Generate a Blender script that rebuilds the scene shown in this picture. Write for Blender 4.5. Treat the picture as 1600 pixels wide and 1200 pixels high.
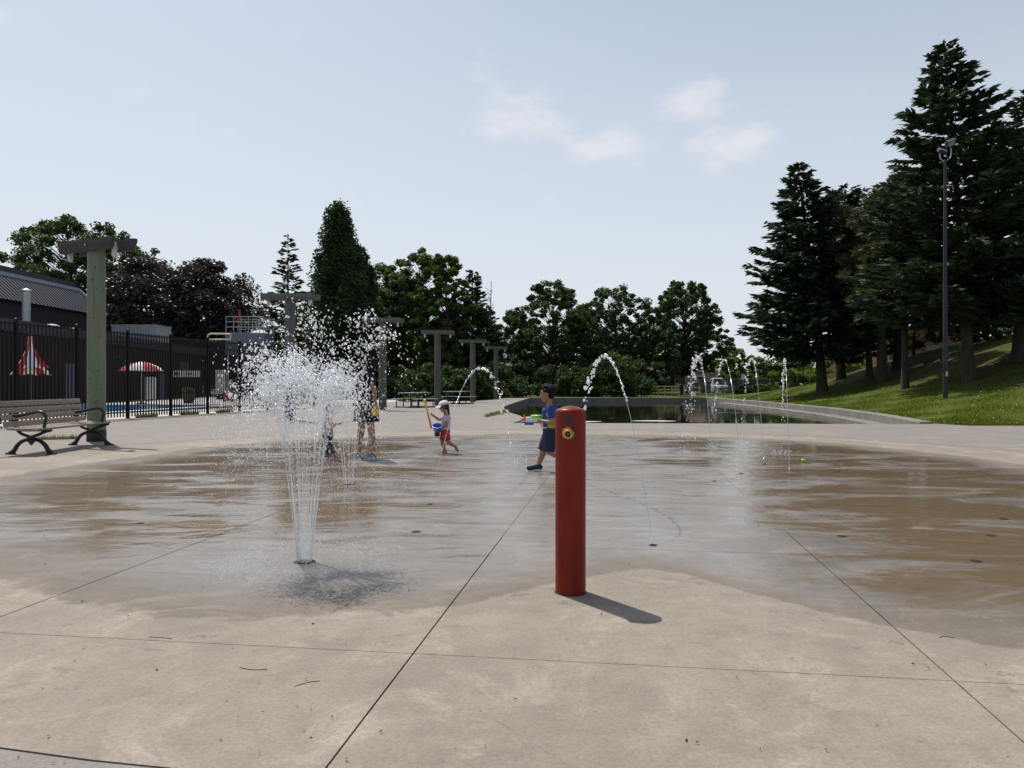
import bpy, bmesh, math, random
import numpy as np
from mathutils import Vector, Matrix
from mathutils.geometry import tessellate_polygon

for o in list(bpy.data.objects):
    bpy.data.objects.remove(o)
scene = bpy.context.scene
COL = scene.collection
R = math.radians
PI = math.pi

# ------------------------------------------------------------------ camera, sky, sun, exposure
EYE = 1.2
cam_d = bpy.data.cameras.new('camera')
cam = bpy.data.objects.new('camera', cam_d)
COL.objects.link(cam)
cam.location = (0, 0, EYE)
cam.rotation_euler = (R(90), 0, 0)
cam_d.sensor_width = 36.0
cam_d.lens = 36.0 * 1190 / 1600
cam_d.clip_start = 0.05
cam_d.clip_end = 6000
scene.camera = cam

SUN_EL = R(60.0)
SUN_H = Vector((-0.57, 0.82, 0)).normalized()
SUN_DIR = Vector((SUN_H.x * math.cos(SUN_EL), SUN_H.y * math.cos(SUN_EL), math.sin(SUN_EL)))

world = bpy.data.worlds.new('World')
scene.world = world
world.use_nodes = True
wt = world.node_tree
wt.nodes.clear()
w_out = wt.nodes.new('ShaderNodeOutputWorld')
w_bg = wt.nodes.new('ShaderNodeBackground')
w_bg.inputs['Strength'].default_value = 0.112
sky = wt.nodes.new('ShaderNodeTexSky')
sky.sky_type = 'NISHITA'
sky.sun_disc = False
sky.sun_elevation = SUN_EL
sky.sun_rotation = math.atan2(SUN_H.x, SUN_H.y)
sky.altitude = 100
sky.air_density = 1.0
sky.dust_density = 2.4
sky.ozone_density = 1.6


def wn(t, **kw):
    n = wt.nodes.new(t)
    for k, v in kw.items():
        setattr(n, k, v)
    return n


def wmath(op, a, b=None, clamp=False):
    n = wn('ShaderNodeMath', operation=op, use_clamp=clamp)
    for i, s in enumerate((a, b)):
        if s is None:
            continue
        if isinstance(s, (int, float)):
            n.inputs[i].default_value = s
        else:
            wt.links.new(s, n.inputs[i])
    return n.outputs[0]


w_tc = wn('ShaderNodeTexCoord')
w_map = wn('ShaderNodeMapping')
w_map.inputs['Scale'].default_value = (1, 1, 2.0)
wt.links.new(w_tc.outputs['Generated'], w_map.inputs['Vector'])
w_noise = wn('ShaderNodeTexNoise')
w_noise.inputs['Scale'].default_value = 9.0
w_noise.inputs['Detail'].default_value = 7.0
w_noise.inputs['Roughness'].default_value = 0.6
wt.links.new(w_map.outputs[0], w_noise.inputs['Vector'])


def cloud(dx, dz, rad):
    c = Vector((dx, 1, dz)).normalized()
    sub = wn('ShaderNodeVectorMath', operation='SUBTRACT')
    wt.links.new(w_map.outputs[0], sub.inputs[0])
    sub.inputs[1].default_value = (c.x, c.y, c.z * 2)
    ln = wn('ShaderNodeVectorMath', operation='LENGTH')
    wt.links.new(sub.outputs[0], ln.inputs[0])
    mr = wn('ShaderNodeMapRange', interpolation_type='SMOOTHSTEP')
    wt.links.new(ln.outputs['Value'], mr.inputs['Value'])
    mr.inputs['From Min'].default_value = 0.0
    mr.inputs['From Max'].default_value = rad
    mr.inputs['To Min'].default_value = 0.52
    mr.inputs['To Max'].default_value = 0.0
    return mr.outputs[0]


cm = cloud(0.035, 0.345, 0.15)
for a in ((0.115, 0.325, 0.13), (0.245, 0.365, 0.10), (0.285, 0.322, 0.10), (0.44, 0.325, 0.06),
          (-1.2, 0.4, 0.2), (1.3, 0.5, 0.2), (0.6, 0.9, 0.2)):
    cm = wmath('MAXIMUM', cm, cloud(*a))
cm = wmath('ADD', cm, wmath('MULTIPLY', w_noise.outputs[0], 2.0))
mr = wn('ShaderNodeMapRange', interpolation_type='SMOOTHSTEP')
wt.links.new(cm, mr.inputs['Value'])
mr.inputs['From Min'].default_value = 1.20
mr.inputs['From Max'].default_value = 1.75
mr.inputs['To Max'].default_value = 0.6
w_mix = wn('ShaderNodeMix', data_type='RGBA')
wt.links.new(mr.outputs[0], w_mix.inputs['Factor'])
# thin haze pales the low sky; kept clear overhead to hold ambient light down
w_haze = wn('ShaderNodeMix', data_type='RGBA')
w_sep = wn('ShaderNodeSeparateXYZ')
wt.links.new(w_tc.outputs['Generated'], w_sep.inputs[0])
w_hf = wn('ShaderNodeMapRange', interpolation_type='SMOOTHSTEP')
wt.links.new(w_sep.outputs[2], w_hf.inputs['Value'])
w_hf.inputs['From Min'].default_value = 0.0
w_hf.inputs['From Max'].default_value = 0.85
w_hf.inputs['To Min'].default_value = 0.85
w_hf.inputs['To Max'].default_value = 0.0
wt.links.new(w_hf.outputs[0], w_haze.inputs['Factor'])
wt.links.new(sky.outputs[0], w_haze.inputs['A'])
w_haze.inputs['B'].default_value = (6.9, 7.35, 7.9, 1)
wt.links.new(w_haze.outputs['Result'], w_mix.inputs['A'])
w_mix.inputs['B'].default_value = (7.6, 7.6, 7.8, 1)
wt.links.new(w_mix.outputs['Result'], w_bg.inputs['Color'])
wt.links.new(w_bg.outputs[0], w_out.inputs['Surface'])

sun_d = bpy.data.lights.new('sun', 'SUN')
sun_d.energy = 4.7
sun_d.angle = R(0.5)
sun_d.color = (1.0, 0.95, 0.88)
sun = bpy.data.objects.new('sun', sun_d)
COL.objects.link(sun)
sun.location = (-20, 30, 60)
sun.rotation_euler = SUN_DIR.to_track_quat('Z', 'Y').to_euler()

scene.view_settings.view_transform = 'Standard'
scene.view_settings.look = 'None'
scene.view_settings.exposure = 0.0
scene.view_settings.gamma = 1.0
scene.view_settings.use_curve_mapping = False
scene.render.engine = 'CYCLES'
scene.cycles.max_bounces = 6
scene.cycles.transparent_max_bounces = 8
scene.render.resolution_x = 1024
scene.render.resolution_y = 768

# ------------------------------------------------------------------ material helpers
MATS = {}


class NT:
    def __init__(self, name):
        self.m = bpy.data.materials.new(name)
        self.m.use_nodes = True
        self.t = self.m.node_tree
        self.t.nodes.clear()
        self.out = self.n('ShaderNodeOutputMaterial')

    def n(self, typ, ins=None, **kw):
        nd = self.t.nodes.new(typ)
        for k, v in kw.items():
            setattr(nd, k, v)
        if ins:
            for k, v in ins.items():
                self.set(nd.inputs[k], v)
        return nd

    def set(self, sock, v):
        if isinstance(v, bpy.types.NodeSocket):
            self.t.links.new(v, sock)
        else:
            if isinstance(v, (tuple, list)) and len(v) == 3 and sock.type == 'RGBA':
                v = (*v, 1)
            sock.default_value = v

    def math(self, op, a, b=0.0, c=None, clamp=False):
        nd = self.n('ShaderNodeMath', operation=op, use_clamp=clamp)
        self.set(nd.inputs[0], a)
        self.set(nd.inputs[1], b)
        if c is not None:
            self.set(nd.inputs[2], c)
        return nd.outputs[0]

    def mix(self, f, a, b):
        nd = self.n('ShaderNodeMix', data_type='RGBA')
        self.set(nd.inputs['Factor'], f)
        self.set(nd.inputs['A'], a)
        self.set(nd.inputs['B'], b)
        return nd.outputs['Result']

    def fmix(self, f, a, b):
        nd = self.n('ShaderNodeMix', data_type='FLOAT')
        self.set(nd.inputs['Factor'], f)
        self.set(nd.inputs['A'], a)
        self.set(nd.inputs['B'], b)
        return nd.outputs['Result']

    def noise(self, vec, scale, detail=4, rough=0.55, dist=0.0):
        nd = self.n('ShaderNodeTexNoise', {'Scale': scale, 'Detail': detail, 'Roughness': rough, 'Distortion': dist})
        if vec is not None:
            self.set(nd.inputs['Vector'], vec)
        return nd.outputs[0]

    def ramp(self, v, lo, hi, a=0.0, b=1.0):
        nd = self.n('ShaderNodeMapRange', {'Value': v, 'From Min': lo, 'From Max': hi, 'To Min': a, 'To Max': b},
                    interpolation_type='SMOOTHSTEP')
        return nd.outputs[0]

    def mapping(self, vec, scale=(1, 1, 1), rot=(0, 0, 0), loc=(0, 0, 0)):
        nd = self.n('ShaderNodeMapping', {'Vector': vec, 'Scale': scale, 'Rotation': rot, 'Location': loc})
        return nd.outputs[0]

    def done(self, shader):
        self.t.links.new(shader, self.out.inputs['Surface'])
        MATS[self.m.name] = self.m
        return self.m


def simple(name, col, rough=0.6, metal=0.0, var=0.25, scale=6.0, bump=0.0, col2=None, bscale=40.0, spec=0.5, stretch=(1, 1, 1)):
    k = NT(name)
    tc = k.n('ShaderNodeTexCoord').outputs['Object']
    v = k.mapping(tc, stretch)
    n1 = k.noise(v, scale, 5, 0.6)
    c2 = col2 if col2 else tuple(c * (1 - var) for c in col)
    colr = k.mix(k.ramp(n1, 0.3, 0.7), col, c2)
    p = k.n('ShaderNodeBsdfPrincipled', {'Base Color': colr, 'Metallic': metal, 'Specular IOR Level': spec})
    k.set(p.inputs['Roughness'], k.ramp(k.noise(v, scale * 2.7, 3), 0.2, 0.8, max(0.02, rough - 0.08), min(1, rough + 0.08)))
    if bump > 0:
        b = k.n('ShaderNodeBump', {'Height': k.noise(v, bscale, 3), 'Strength': bump, 'Distance': 0.01})
        k.set(p.inputs['Normal'], b.outputs[0])
    return k.done(p.outputs[0])


def leaf_mat(name, dark, light, trans=0.35, rough=0.6, spec=0.2):
    k = NT(name)
    g = k.n('ShaderNodeNewGeometry')
    rnd = g.outputs['Random Per Island']
    c = k.mix(rnd, dark, light)
    p = k.n('ShaderNodeBsdfPrincipled', {'Base Color': c, 'Roughness': rough, 'Specular IOR Level': spec})
    t = k.n('ShaderNodeBsdfTranslucent', {'Color': k.mix(0.5, c, tuple(min(1, x * y) for x, y in zip(light, (1.5, 1.6, 0.8))))})
    m = k.n('ShaderNodeMixShader', {0: trans})
    k.t.links.new(p.outputs[0], m.inputs[1])
    k.t.links.new(t.outputs[0], m.inputs[2])
    return k.done(m.outputs[0])


# ------------------------------------------------------------------ mesh helpers
def link(o, parent=None):
    COL.objects.link(o)
    if parent:
        o.parent = parent
    return o


def empty(name, loc=(0, 0, 0), rz=0.0):
    o = bpy.data.objects.new(name, None)
    COL.objects.link(o)
    o.location = loc
    o.rotation_euler = (0, 0, rz)
    o.empty_display_size = 0.2
    return o


def tag(o, label=None, cat=None, group=None, kind=None):
    if label:
        o['label'] = label
    if cat:
        o['category'] = cat
    if group:
        o['group'] = group
    if kind:
        o['kind'] = kind
    return o


def copy_tree(o, parent=None):
    c = o.copy()
    COL.objects.link(c)
    c.parent = parent
    for ch in list(o.children):
        copy_tree(ch, c)
    return c


def np_mesh(name, verts, faces):
    """verts (N,3), faces (M,k) arrays"""
    me = bpy.data.meshes.new(name)
    verts = np.asarray(verts, dtype=np.float32)
    faces = np.asarray(faces, dtype=np.int32)
    M, k = faces.shape
    me.vertices.add(len(verts))
    me.vertices.foreach_set('co', verts.ravel())
    me.loops.add(M * k)
    me.loops.foreach_set('vertex_index', faces.ravel())
    me.polygons.add(M)
    me.polygons.foreach_set('loop_start', np.arange(0, M * k, k, dtype=np.int32))
    me.polygons.foreach_set('loop_total', np.full(M, k, dtype=np.int32))
    me.update(calc_edges=True)
    me.validate()
    return me


def np_obj(name, verts, faces, mat, parent=None, smooth=False):
    me = np_mesh(name, verts, faces)
    me.materials.append(MATS[mat])
    if smooth:
        me.polygons.foreach_set('use_smooth', np.ones(len(me.polygons), dtype=bool))
    return link(bpy.data.objects.new(name, me), parent)


class MB:
    def __init__(self):
        self.v = []
        self.f = []

    def add(self, vs, fs):
        b = len(self.v)
        self.v += [tuple(v) for v in vs]
        self.f += [tuple(b + i for i in f) for f in fs]
        return self

    def box(self, c, s, rz=0.0, mat=None, bev=0.0):
        """box of centre c, full size s; chamfered edges when bev > 0"""
        hx, hy, hz = s[0] / 2, s[1] / 2, s[2] / 2
        M = mat if mat is not None else Matrix.Rotation(rz, 3, 'Z')
        c = Vector(c)
        if bev <= 0:
            vs = [c + M @ Vector((x * hx, y * hy, z * hz)) for x in (-1, 1) for y in (-1, 1) for z in (-1, 1)]
            return self.add(vs, [(0, 1, 3, 2), (4, 6, 7, 5), (0, 4, 5, 1), (2, 3, 7, 6), (0, 2, 6, 4), (1, 5, 7, 3)])
        bm = bmesh.new()
        bmesh.ops.create_cube(bm, size=1)
        for v in bm.verts:
            v.co = Vector((v.co.x * s[0], v.co.y * s[1], v.co.z * s[2]))
        bmesh.ops.bevel(bm, geom=list(bm.edges), offset=bev, segments=2, affect='EDGES', profile=0.6)
        bm.verts.index_update()
        self.add([c + M @ v.co for v in bm.verts], [[v.index for v in f.verts] for f in bm.faces])
        bm.free()
        return self

    def tube(self, pts, rad, n=8, cap=True, sy=1.0):
        pts = [Vector(p) for p in pts]
        if not isinstance(rad, (list, tuple)):
            rad = [rad] * len(pts)
        vs, fs = [], []
        up = None
        for i, p in enumerate(pts):
            d = (pts[min(i + 1, len(pts) - 1)] - pts[max(i - 1, 0)])
            if d.length < 1e-9:
                d = Vector((0, 0, 1))
            d.normalize()
            if up is None:
                up = Vector((0, 0, 1)) if abs(d.z) < 0.9 else Vector((1, 0, 0))
            a = d.cross(up)
            if a.length < 1e-6:
                a = d.cross(Vector((0, 1, 0)))
            a.normalize()
            b = a.cross(d).normalized()
            up = b
            for k in range(n):
                t = 2 * PI * k / n
                vs.append(p + (a * math.cos(t) + b * math.sin(t) * sy) * rad[i])
        for i in range(len(pts) - 1):
            for k in range(n):
                fs.append((i * n + k, i * n + (k + 1) % n, (i + 1) * n + (k + 1) % n, (i + 1) * n + k))
        if cap:
            fs.append(tuple(range(n - 1, -1, -1)))
            fs.append(tuple((len(pts) - 1) * n + k for k in range(n)))
        return self.add(vs, fs)

    def lathe(self, prof, n=24, c=(0, 0, 0), M=None):
        """prof list of (r,z)"""
        c = Vector(c)
        M = M if M is not None else Matrix.Identity(3)
        vs, fs = [], []
        for r, z in prof:
            for k in range(n):
                t = 2 * PI * k / n
                vs.append(c + M @ Vector((r * math.cos(t), r * math.sin(t), z)))
        m = len(prof)
        for i in range(m - 1):
            for k in range(n):
                fs.append((i * n + k, i * n + (k + 1) % n, (i + 1) * n + (k + 1) % n, (i + 1) * n + k))
        if prof[0][0] > 1e-6:
            fs.append(tuple(range(n - 1, -1, -1)))
        if prof[-1][0] > 1e-6:
            fs.append(tuple((m - 1) * n + k for k in range(n)))
        return self.add(vs, fs)

    def prism(self, poly, z0, z1):
        """poly list of (x,y), any shape"""
        n = len(poly)
        vs = [(x, y, z0) for x, y in poly] + [(x, y, z1) for x, y in poly]
        tris = tessellate_polygon([[Vector((x, y, 0)) for x, y in poly]])
        fs = [tuple(n + i for i in t) for t in tris] + [tuple(reversed(t)) for t in tris]
        fs += [(i, (i + 1) % n, n + (i + 1) % n, n + i) for i in range(n)]
        return self.add(vs, fs)

    def ext(self, poly, w, M, c):
        """outline poly in local (x,z), thickness w in local y, through matrix M at c"""
        b = MB().prism(poly, -w / 2, w / 2)
        c = Vector(c)
        return self.add([c + M @ Vector((v[0], v[2], v[1])) for v in b.v], b.f)

    def ball(self, c, r, n=12, M=None):
        if not isinstance(r, (list, tuple)):
            r = (r, r, r)
        c = Vector(c)
        M = M if M is not None else Matrix.Identity(3)
        m = max(4, n // 2)
        vs, fs = [c + M @ Vector((0, 0, -r[2]))], []
        for i in range(1, m):
            ph = -PI / 2 + PI * i / m
            for k in range(n):
                t = 2 * PI * k / n
                vs.append(c + M @ Vector((r[0] * math.cos(ph) * math.cos(t), r[1] * math.cos(ph) * math.sin(t), r[2] * math.sin(ph))))
        vs.append(c + M @ Vector((0, 0, r[2])))
        for k in range(n):
            fs.append((0, 1 + (k + 1) % n, 1 + k))
        for i in range(m - 2):
            for k in range(n):
                a = 1 + i * n
                fs.append((a + k, a + (k + 1) % n, a + n + (k + 1) % n, a + n + k))
        a = 1 + (m - 2) * n
        for k in range(n):
            fs.append((a + k, a + (k + 1) % n, len(vs) - 1))
        return self.add(vs, fs)

    def caps(self, p0, p1, r0, r1, n=12):
        """tapered limb with round ends"""
        self.tube([p0, p1], [r0, r1], n)
        self.ball(p0, r0, n)
        self.ball(p1, r1, n)
        return self

    def build(self, name, mat, parent=None, smooth=False, angle=None):
        me = bpy.data.meshes.new(name)
        me.from_pydata(self.v, [], self.f)
        me.materials.append(MATS[mat])
        bm = bmesh.new()
        bm.from_mesh(me)
        bmesh.ops.recalc_face_normals(bm, faces=bm.faces)
        bm.to_mesh(me)
        bm.free()
        if smooth:
            me.polygons.foreach_set('use_smooth', np.ones(len(me.polygons), dtype=bool))
            if angle:
                me.set_sharp_from_angle(angle=R(angle))
        me.update()
        return link(bpy.data.objects.new(name, me), parent)

    def remesh(self, name, mat, parent, voxel, smooth_it=4):
        """one continuous surface grown over everything added so far"""
        me = bpy.data.meshes.new(name)
        me.from_pydata(self.v, [], self.f)
        o = bpy.data.objects.new(name, me)
        COL.objects.link(o)
        m = o.modifiers.new('r', 'REMESH')
        m.mode = 'VOXEL'
        m.voxel_size = voxel
        s = o.modifiers.new('s', 'SMOOTH')
        s.factor = 0.5
        s.iterations = smooth_it
        dg = bpy.context.evaluated_depsgraph_get()
        me2 = bpy.data.meshes.new_from_object(o.evaluated_get(dg))
        o.modifiers.clear()
        o.data = me2
        me2.name = name
        me2.materials.clear()
        me2.materials.append(MATS[mat])
        me2.polygons.foreach_set('use_smooth', np.ones(len(me2.polygons), dtype=bool))
        bpy.data.meshes.remove(me)
        o.parent = parent
        return o


def catmull(pts, n=8, closed=False):
    pts = [Vector(p) for p in pts]
    out = []
    m = len(pts)
    rng = range(m if closed else m - 1)
    for i in rng:
        if closed:
            p0, p1, p2, p3 = pts[(i - 1) % m], pts[i], pts[(i + 1) % m], pts[(i + 2) % m]
        else:
            p0, p1, p2, p3 = pts[max(i - 1, 0)], pts[i], pts[i + 1], pts[min(i + 2, m - 1)]
        for k in range(n):
            t = k / n
            out.append(0.5 * ((2 * p1) + (p2 - p0) * t + (2 * p0 - 5 * p1 + 4 * p2 - p3) * t * t + (3 * p1 - p0 - 3 * p2 + p3) * t ** 3))
    if not closed:
        out.append(pts[-1])
    return out


def AX(px, d):
    """sideways metres of a point d metres ahead whose bearing was measured in the photograph"""
    return (px - 800) / 1190.0 * d


# ------------------------------------------------------------------ materials
PADC = (0.5, 11.1)
PADR = 8.86
WC = (0.4, 10.6)
# how far the wet film reaches from WC, measured as points on the ground
wet_pts = [(-3.6, 5.0), (-3.0, 4.5), (-1.8, 3.95), (-1.2, 3.92), (-0.8, 3.98), (-0.35, 4.15), (0.0, 4.35), (0.27, 4.62), (0.82, 4.9), (1.1, 4.75),
           (1.43, 4.28), (1.67, 4.0), (1.87, 3.75), (2.2, 3.5), (3.2, 3.3), (5.2, 4.8), (6.6, 7.2), (7.5, 9.8), (7.6, 11.7), (7.1, 14.2), (6.2, 16.0),
           (4.0, 17.6), (1.6, 18.3), (-1.3, 17.9), (-3.6, 17.2), (-5.2, 15.7), (-6.2, 12.6), (-6.6, 9.9), (-5.9, 7.3), (-4.8, 5.9)]


def concrete(name, base, alt, wet=False):
    k = NT(name)
    geo = k.n('ShaderNodeNewGeometry')
    pos = geo.outputs['Position']
    n1 = k.noise(pos, 0.6, 9, 0.72, 0.3)
    n2 = k.noise(pos, 5.0, 9, 0.78)
    n3 = k.noise(pos, 55.0, 4, 0.7)
    n4 = k.noise(pos, 160.0, 2, 0.7)
    col = k.mix(k.ramp(n1, 0.32, 0.68), base, alt)
    col = k.mix(k.math('MULTIPLY', k.ramp(n2, 0.35, 0.72), 0.55), col, tuple(c * 0.72 for c in alt))
    # pale worn patches
    col = k.mix(k.math('MULTIPLY', k.ramp(k.noise(pos, 1.5, 10, 0.78, 0.8), 0.50, 0.66), 0.62), col, tuple(min(1, c * 1.35) for c in base))
    col = k.mix(k.math('MULTIPLY', k.ramp(n3, 0.35, 0.7), 0.42), col, tuple(c * 0.55 for c in alt))
    col = k.mix(k.math('MULTIPLY', k.ramp(n4, 0.58, 0.70), 0.5), col, tuple(c * 0.35 for c in alt))
    # dark specks of dirt
    vor = k.n('ShaderNodeTexVoronoi', {'Vector': pos, 'Scale': 7.0, 'Randomness': 1.0})
    spk = k.math('MULTIPLY', k.ramp(vor.outputs['Distance'], 0.03, 0.07, 1.0, 0.0), k.ramp(k.noise(pos, 2.1, 2), 0.5, 0.6))
    col = k.mix(k.math('MULTIPLY', spk, 0.5), col, (0.06, 0.05, 0.04))
    # fine hairline marks
    crk = k.n('ShaderNodeTexVoronoi', {'Vector': k.mapping(pos, (0.35, 0.35, 1)), 'Scale': 1.0}, feature='DISTANCE_TO_EDGE')
    col = k.mix(k.math('MULTIPLY', k.ramp(crk.outputs['Distance'], 0.0, 0.0025, 1.0, 0.0), k.ramp(k.noise(pos, 0.7, 3), 0.52, 0.6, 0, 0.4)), col, (0.08, 0.07, 0.06))
    bh = k.math('ADD', k.math('MULTIPLY', n3, 0.6), k.math('MULTIPLY', n4, 0.5))
    bmp = k.n('ShaderNodeBump', {'Height': bh, 'Strength': 0.25, 'Distance': 0.01})
    p = k.n('ShaderNodeBsdfPrincipled', {'Roughness': 0.82, 'Specular IOR Level': 0.3})
    if not wet:
        k.set(p.inputs['Base Color'], col)
        k.set(p.inputs['Normal'], bmp.outputs[0])
        return k.done(p.outputs[0])
    # --- film of water on the pad: reach by bearing from the middle
    sep = k.n('ShaderNodeSeparateXYZ', {0: pos})
    dx = k.math('SUBTRACT', sep.outputs[0], WC[0])
    dy = k.math('SUBTRACT', sep.outputs[1], WC[1])
    ang = k.math('ARCTAN2', dy, dx)
    u = k.math('MULTIPLY_ADD', ang, 1 / (2 * PI), 0.5)
    rr = k.math('SQRT', k.math('ADD', k.math('MULTIPLY', dx, dx), k.math('MULTIPLY', dy, dy)))
    cr = k.n('ShaderNodeValToRGB', {0: u})
    cr.color_ramp.interpolation = 'LINEAR'
    ent = []
    for x, y in wet_pts:
        a = math.atan2(y - WC[1], x - WC[0]) / (2 * PI) + 0.5
        ent.append((a, math.hypot(x - WC[0], y - WC[1]) / 10))
    ent.sort()
    els = cr.color_ramp.elements
    while len(els) < len(ent):
        els.new(0.5)
    for e, (a, r) in zip(els, ent):
        e.position = a
        e.color = (r, r, r, 1)
    reach = k.math('MULTIPLY', cr.outputs[0], 10.0)
    edge = k.math('SUBTRACT', reach, rr)
    wob = k.math('MULTIPLY', k.math('SUBTRACT', k.noise(pos, 1.6, 6, 0.6), 0.5), 0.55)
    wob = k.math('ADD', wob, k.math('MULTIPLY', k.math('SUBTRACT', k.noise(pos, 14.0, 5, 0.7), 0.5), 0.14))
    e2 = k.math('ADD', edge, wob)
    damp = k.ramp(e2, -0.03, 0.05)          # darkened concrete
    film = k.ramp(e2, 0.0, 0.9)            # standing water
    # stray wet footprints outside the edge
    sp = k.ramp(k.noise(k.mapping(pos, (1, 1.3, 1), (0, 0, 0), (3.1, 7.7, 0)), 3.6, 6, 0.62, 0.5), 0.615, 0.645)
    near = k.ramp(e2, -1.5, -0.5)
    damp = k.math('MAXIMUM', damp, k.math('MULTIPLY', k.math('MULTIPLY', sp, near), 0.75))
    # rust-brown growth where water stands, plus painted tree reflection
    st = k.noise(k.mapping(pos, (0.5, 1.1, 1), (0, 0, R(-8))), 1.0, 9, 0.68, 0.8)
    # brown weighted to both sides, painting in the dark trees mirrored there
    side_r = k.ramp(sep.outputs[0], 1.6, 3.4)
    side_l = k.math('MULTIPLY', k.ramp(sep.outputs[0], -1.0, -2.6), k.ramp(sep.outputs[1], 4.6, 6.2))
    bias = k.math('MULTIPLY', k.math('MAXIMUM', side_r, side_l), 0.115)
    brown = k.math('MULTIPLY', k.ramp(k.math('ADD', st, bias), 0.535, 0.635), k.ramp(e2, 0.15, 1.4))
    wcol = k.mix(1.0, col, (0, 0, 0))
    wet_c = k.n('ShaderNodeMix', {'Factor': 1.0, 'A': col, 'B': (0.68, 0.67, 0.67)}, data_type='RGBA', blend_type='MULTIPLY')
    for s in wet_c.inputs:
        if s.name == 'Factor' and s.type == 'VALUE':
            s.default_value = 1.0
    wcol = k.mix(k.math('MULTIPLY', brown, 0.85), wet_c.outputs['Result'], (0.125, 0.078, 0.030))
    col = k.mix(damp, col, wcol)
    k.set(p.inputs['Base Color'], col)
    k.set(p.inputs['Normal'], bmp.outputs[0])
    thin = k.ramp(k.noise(k.mapping(pos, (0.7, 1.0, 1)), 1.3, 5, 0.6, 0.5), 0.22, 0.42, 0.85, 1.0)
    k.set(p.inputs['Coat Weight'], k.math('MULTIPLY', film, thin))
    p.inputs['Coat IOR'].default_value = 1.36
    rgh = k.ramp(k.noise(k.mapping(pos, (0.8, 1.6, 1)), 1.6, 5, 0.6), 0.35, 0.65, 0.16, 0.36)
    k.set(p.inputs['Coat Roughness'], k.fmix(brown, rgh, 0.09))
    rip = k.math('ADD', k.noise(k.mapping(pos, (1.0, 2.2, 1), (0, 0, R(20))), 1.1, 3, 0.5, 1.2),
                 k.math('MULTIPLY', k.noise(pos, 12.0, 2, 0.5), 0.07))
    rb = k.n('ShaderNodeBump', {'Height': rip, 'Strength': 0.5, 'Distance': 0.022})
    k.set(p.inputs['Coat Normal'], rb.outputs[0])
    return k.done(p.outputs[0])


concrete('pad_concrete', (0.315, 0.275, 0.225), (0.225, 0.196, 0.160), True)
concrete('plaza_concrete', (0.255, 0.232, 0.205), (0.22, 0.20, 0.178))
concrete('deck_concrete', (0.50, 0.48, 0.44), (0.44, 0.42, 0.39))
concrete('curb_concrete', (0.25, 0.235, 0.21), (0.18, 0.17, 0.15))
simple('joint', (0.03, 0.027, 0.023), 0.9)
simple('soil', (0.06, 0.05, 0.035), 0.95)
simple('asphalt', (0.06, 0.06, 0.062), 0.9, bump=0.3)

k = NT('grass_ground')
pos = k.n('ShaderNodeNewGeometry').outputs['Position']
c = k.mix(k.ramp(k.noise(pos, 0.5, 6, 0.6), 0.3, 0.7), (0.052, 0.078, 0.009), (0.090, 0.105, 0.015))
c = k.mix(k.math('MULTIPLY', k.ramp(k.noise(pos, 9.0, 5, 0.7), 0.4, 0.7), 0.6), c, (0.035, 0.06, 0.012))
c = k.mix(k.math('MULTIPLY', k.ramp(k.noise(pos, 1.7, 5, 0.7), 0.6, 0.75), 0.4), c, (0.09, 0.085, 0.03))
hz = k.n('ShaderNodeSeparateXYZ', {0: pos}).outputs[2]
lit = k.math('MULTIPLY', k.ramp(hz, 0.7, 1.9), k.ramp(k.noise(pos, 0.45, 6, 0.65), 0.38, 0.56))  # needle-litter brown; also paints darker tree shade onto the upper bank
c = k.mix(k.math('MULTIPLY', lit, 0.85), c, (0.055, 0.038, 0.022))
p = k.n('ShaderNodeBsdfPrincipled', {'Base Color': c, 'Roughness': 0.9, 'Specular IOR Level': 0.15})
b = k.n('ShaderNodeBump', {'Height': k.noise(pos, 14.0, 5, 0.75), 'Strength': 0.8, 'Distance': 0.06})
k.set(p.inputs['Normal'], b.outputs[0])
k.done(p.outputs[0])

leaf_mat('grass_blade', (0.042, 0.068, 0.007), (0.14, 0.175, 0.022), 0.4, 0.8, 0.05)
leaf_mat('clover_flower', (0.5, 0.5, 0.4), (0.75, 0.75, 0.65), 0.2)
leaf_mat('weed', (0.07, 0.09, 0.02), (0.16, 0.15, 0.05), 0.35)
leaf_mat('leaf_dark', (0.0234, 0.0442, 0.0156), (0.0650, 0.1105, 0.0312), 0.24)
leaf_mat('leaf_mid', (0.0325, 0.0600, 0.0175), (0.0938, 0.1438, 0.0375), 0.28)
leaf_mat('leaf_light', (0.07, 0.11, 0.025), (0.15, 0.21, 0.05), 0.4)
leaf_mat('leaf_purple', (0.022, 0.019, 0.018), (0.062, 0.047, 0.042), 0.16, 0.42, 0.4)
leaf_mat('leaf_column', (0.0168, 0.0360, 0.0120), (0.0456, 0.0840, 0.0240), 0.2)
leaf_mat('needle_blue', (0.015, 0.026, 0.013), (0.052, 0.080, 0.040), 0.12)
leaf_mat('needle_dark', (0.0150, 0.0300, 0.0165), (0.0480, 0.0750, 0.0390), 0.12)
leaf_mat('needle_olive', (0.0280, 0.0392, 0.0168), (0.0868, 0.0980, 0.0364), 0.15)
leaf_mat('litter', (0.03, 0.02, 0.012), (0.14, 0.09, 0.04), 0.1)
simple('bark', (0.055, 0.045, 0.035), 0.95, bump=0.8, bscale=18, var=0.5, stretch=(1, 1, 0.25))
simple('bark_pale', (0.11, 0.09, 0.07), 0.95, bump=0.6, bscale=18, var=0.4, stretch=(1, 1, 0.25))
k = NT('red_paint')
tc = k.n('ShaderNodeTexCoord').outputs['Object']
c = k.mix(k.ramp(k.noise(k.mapping(tc, (1, 1, 0.25)), 7.0, 6, 0.65), 0.35, 0.65), (0.215, 0.018, 0.0075), (0.155, 0.011, 0.005))
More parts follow.
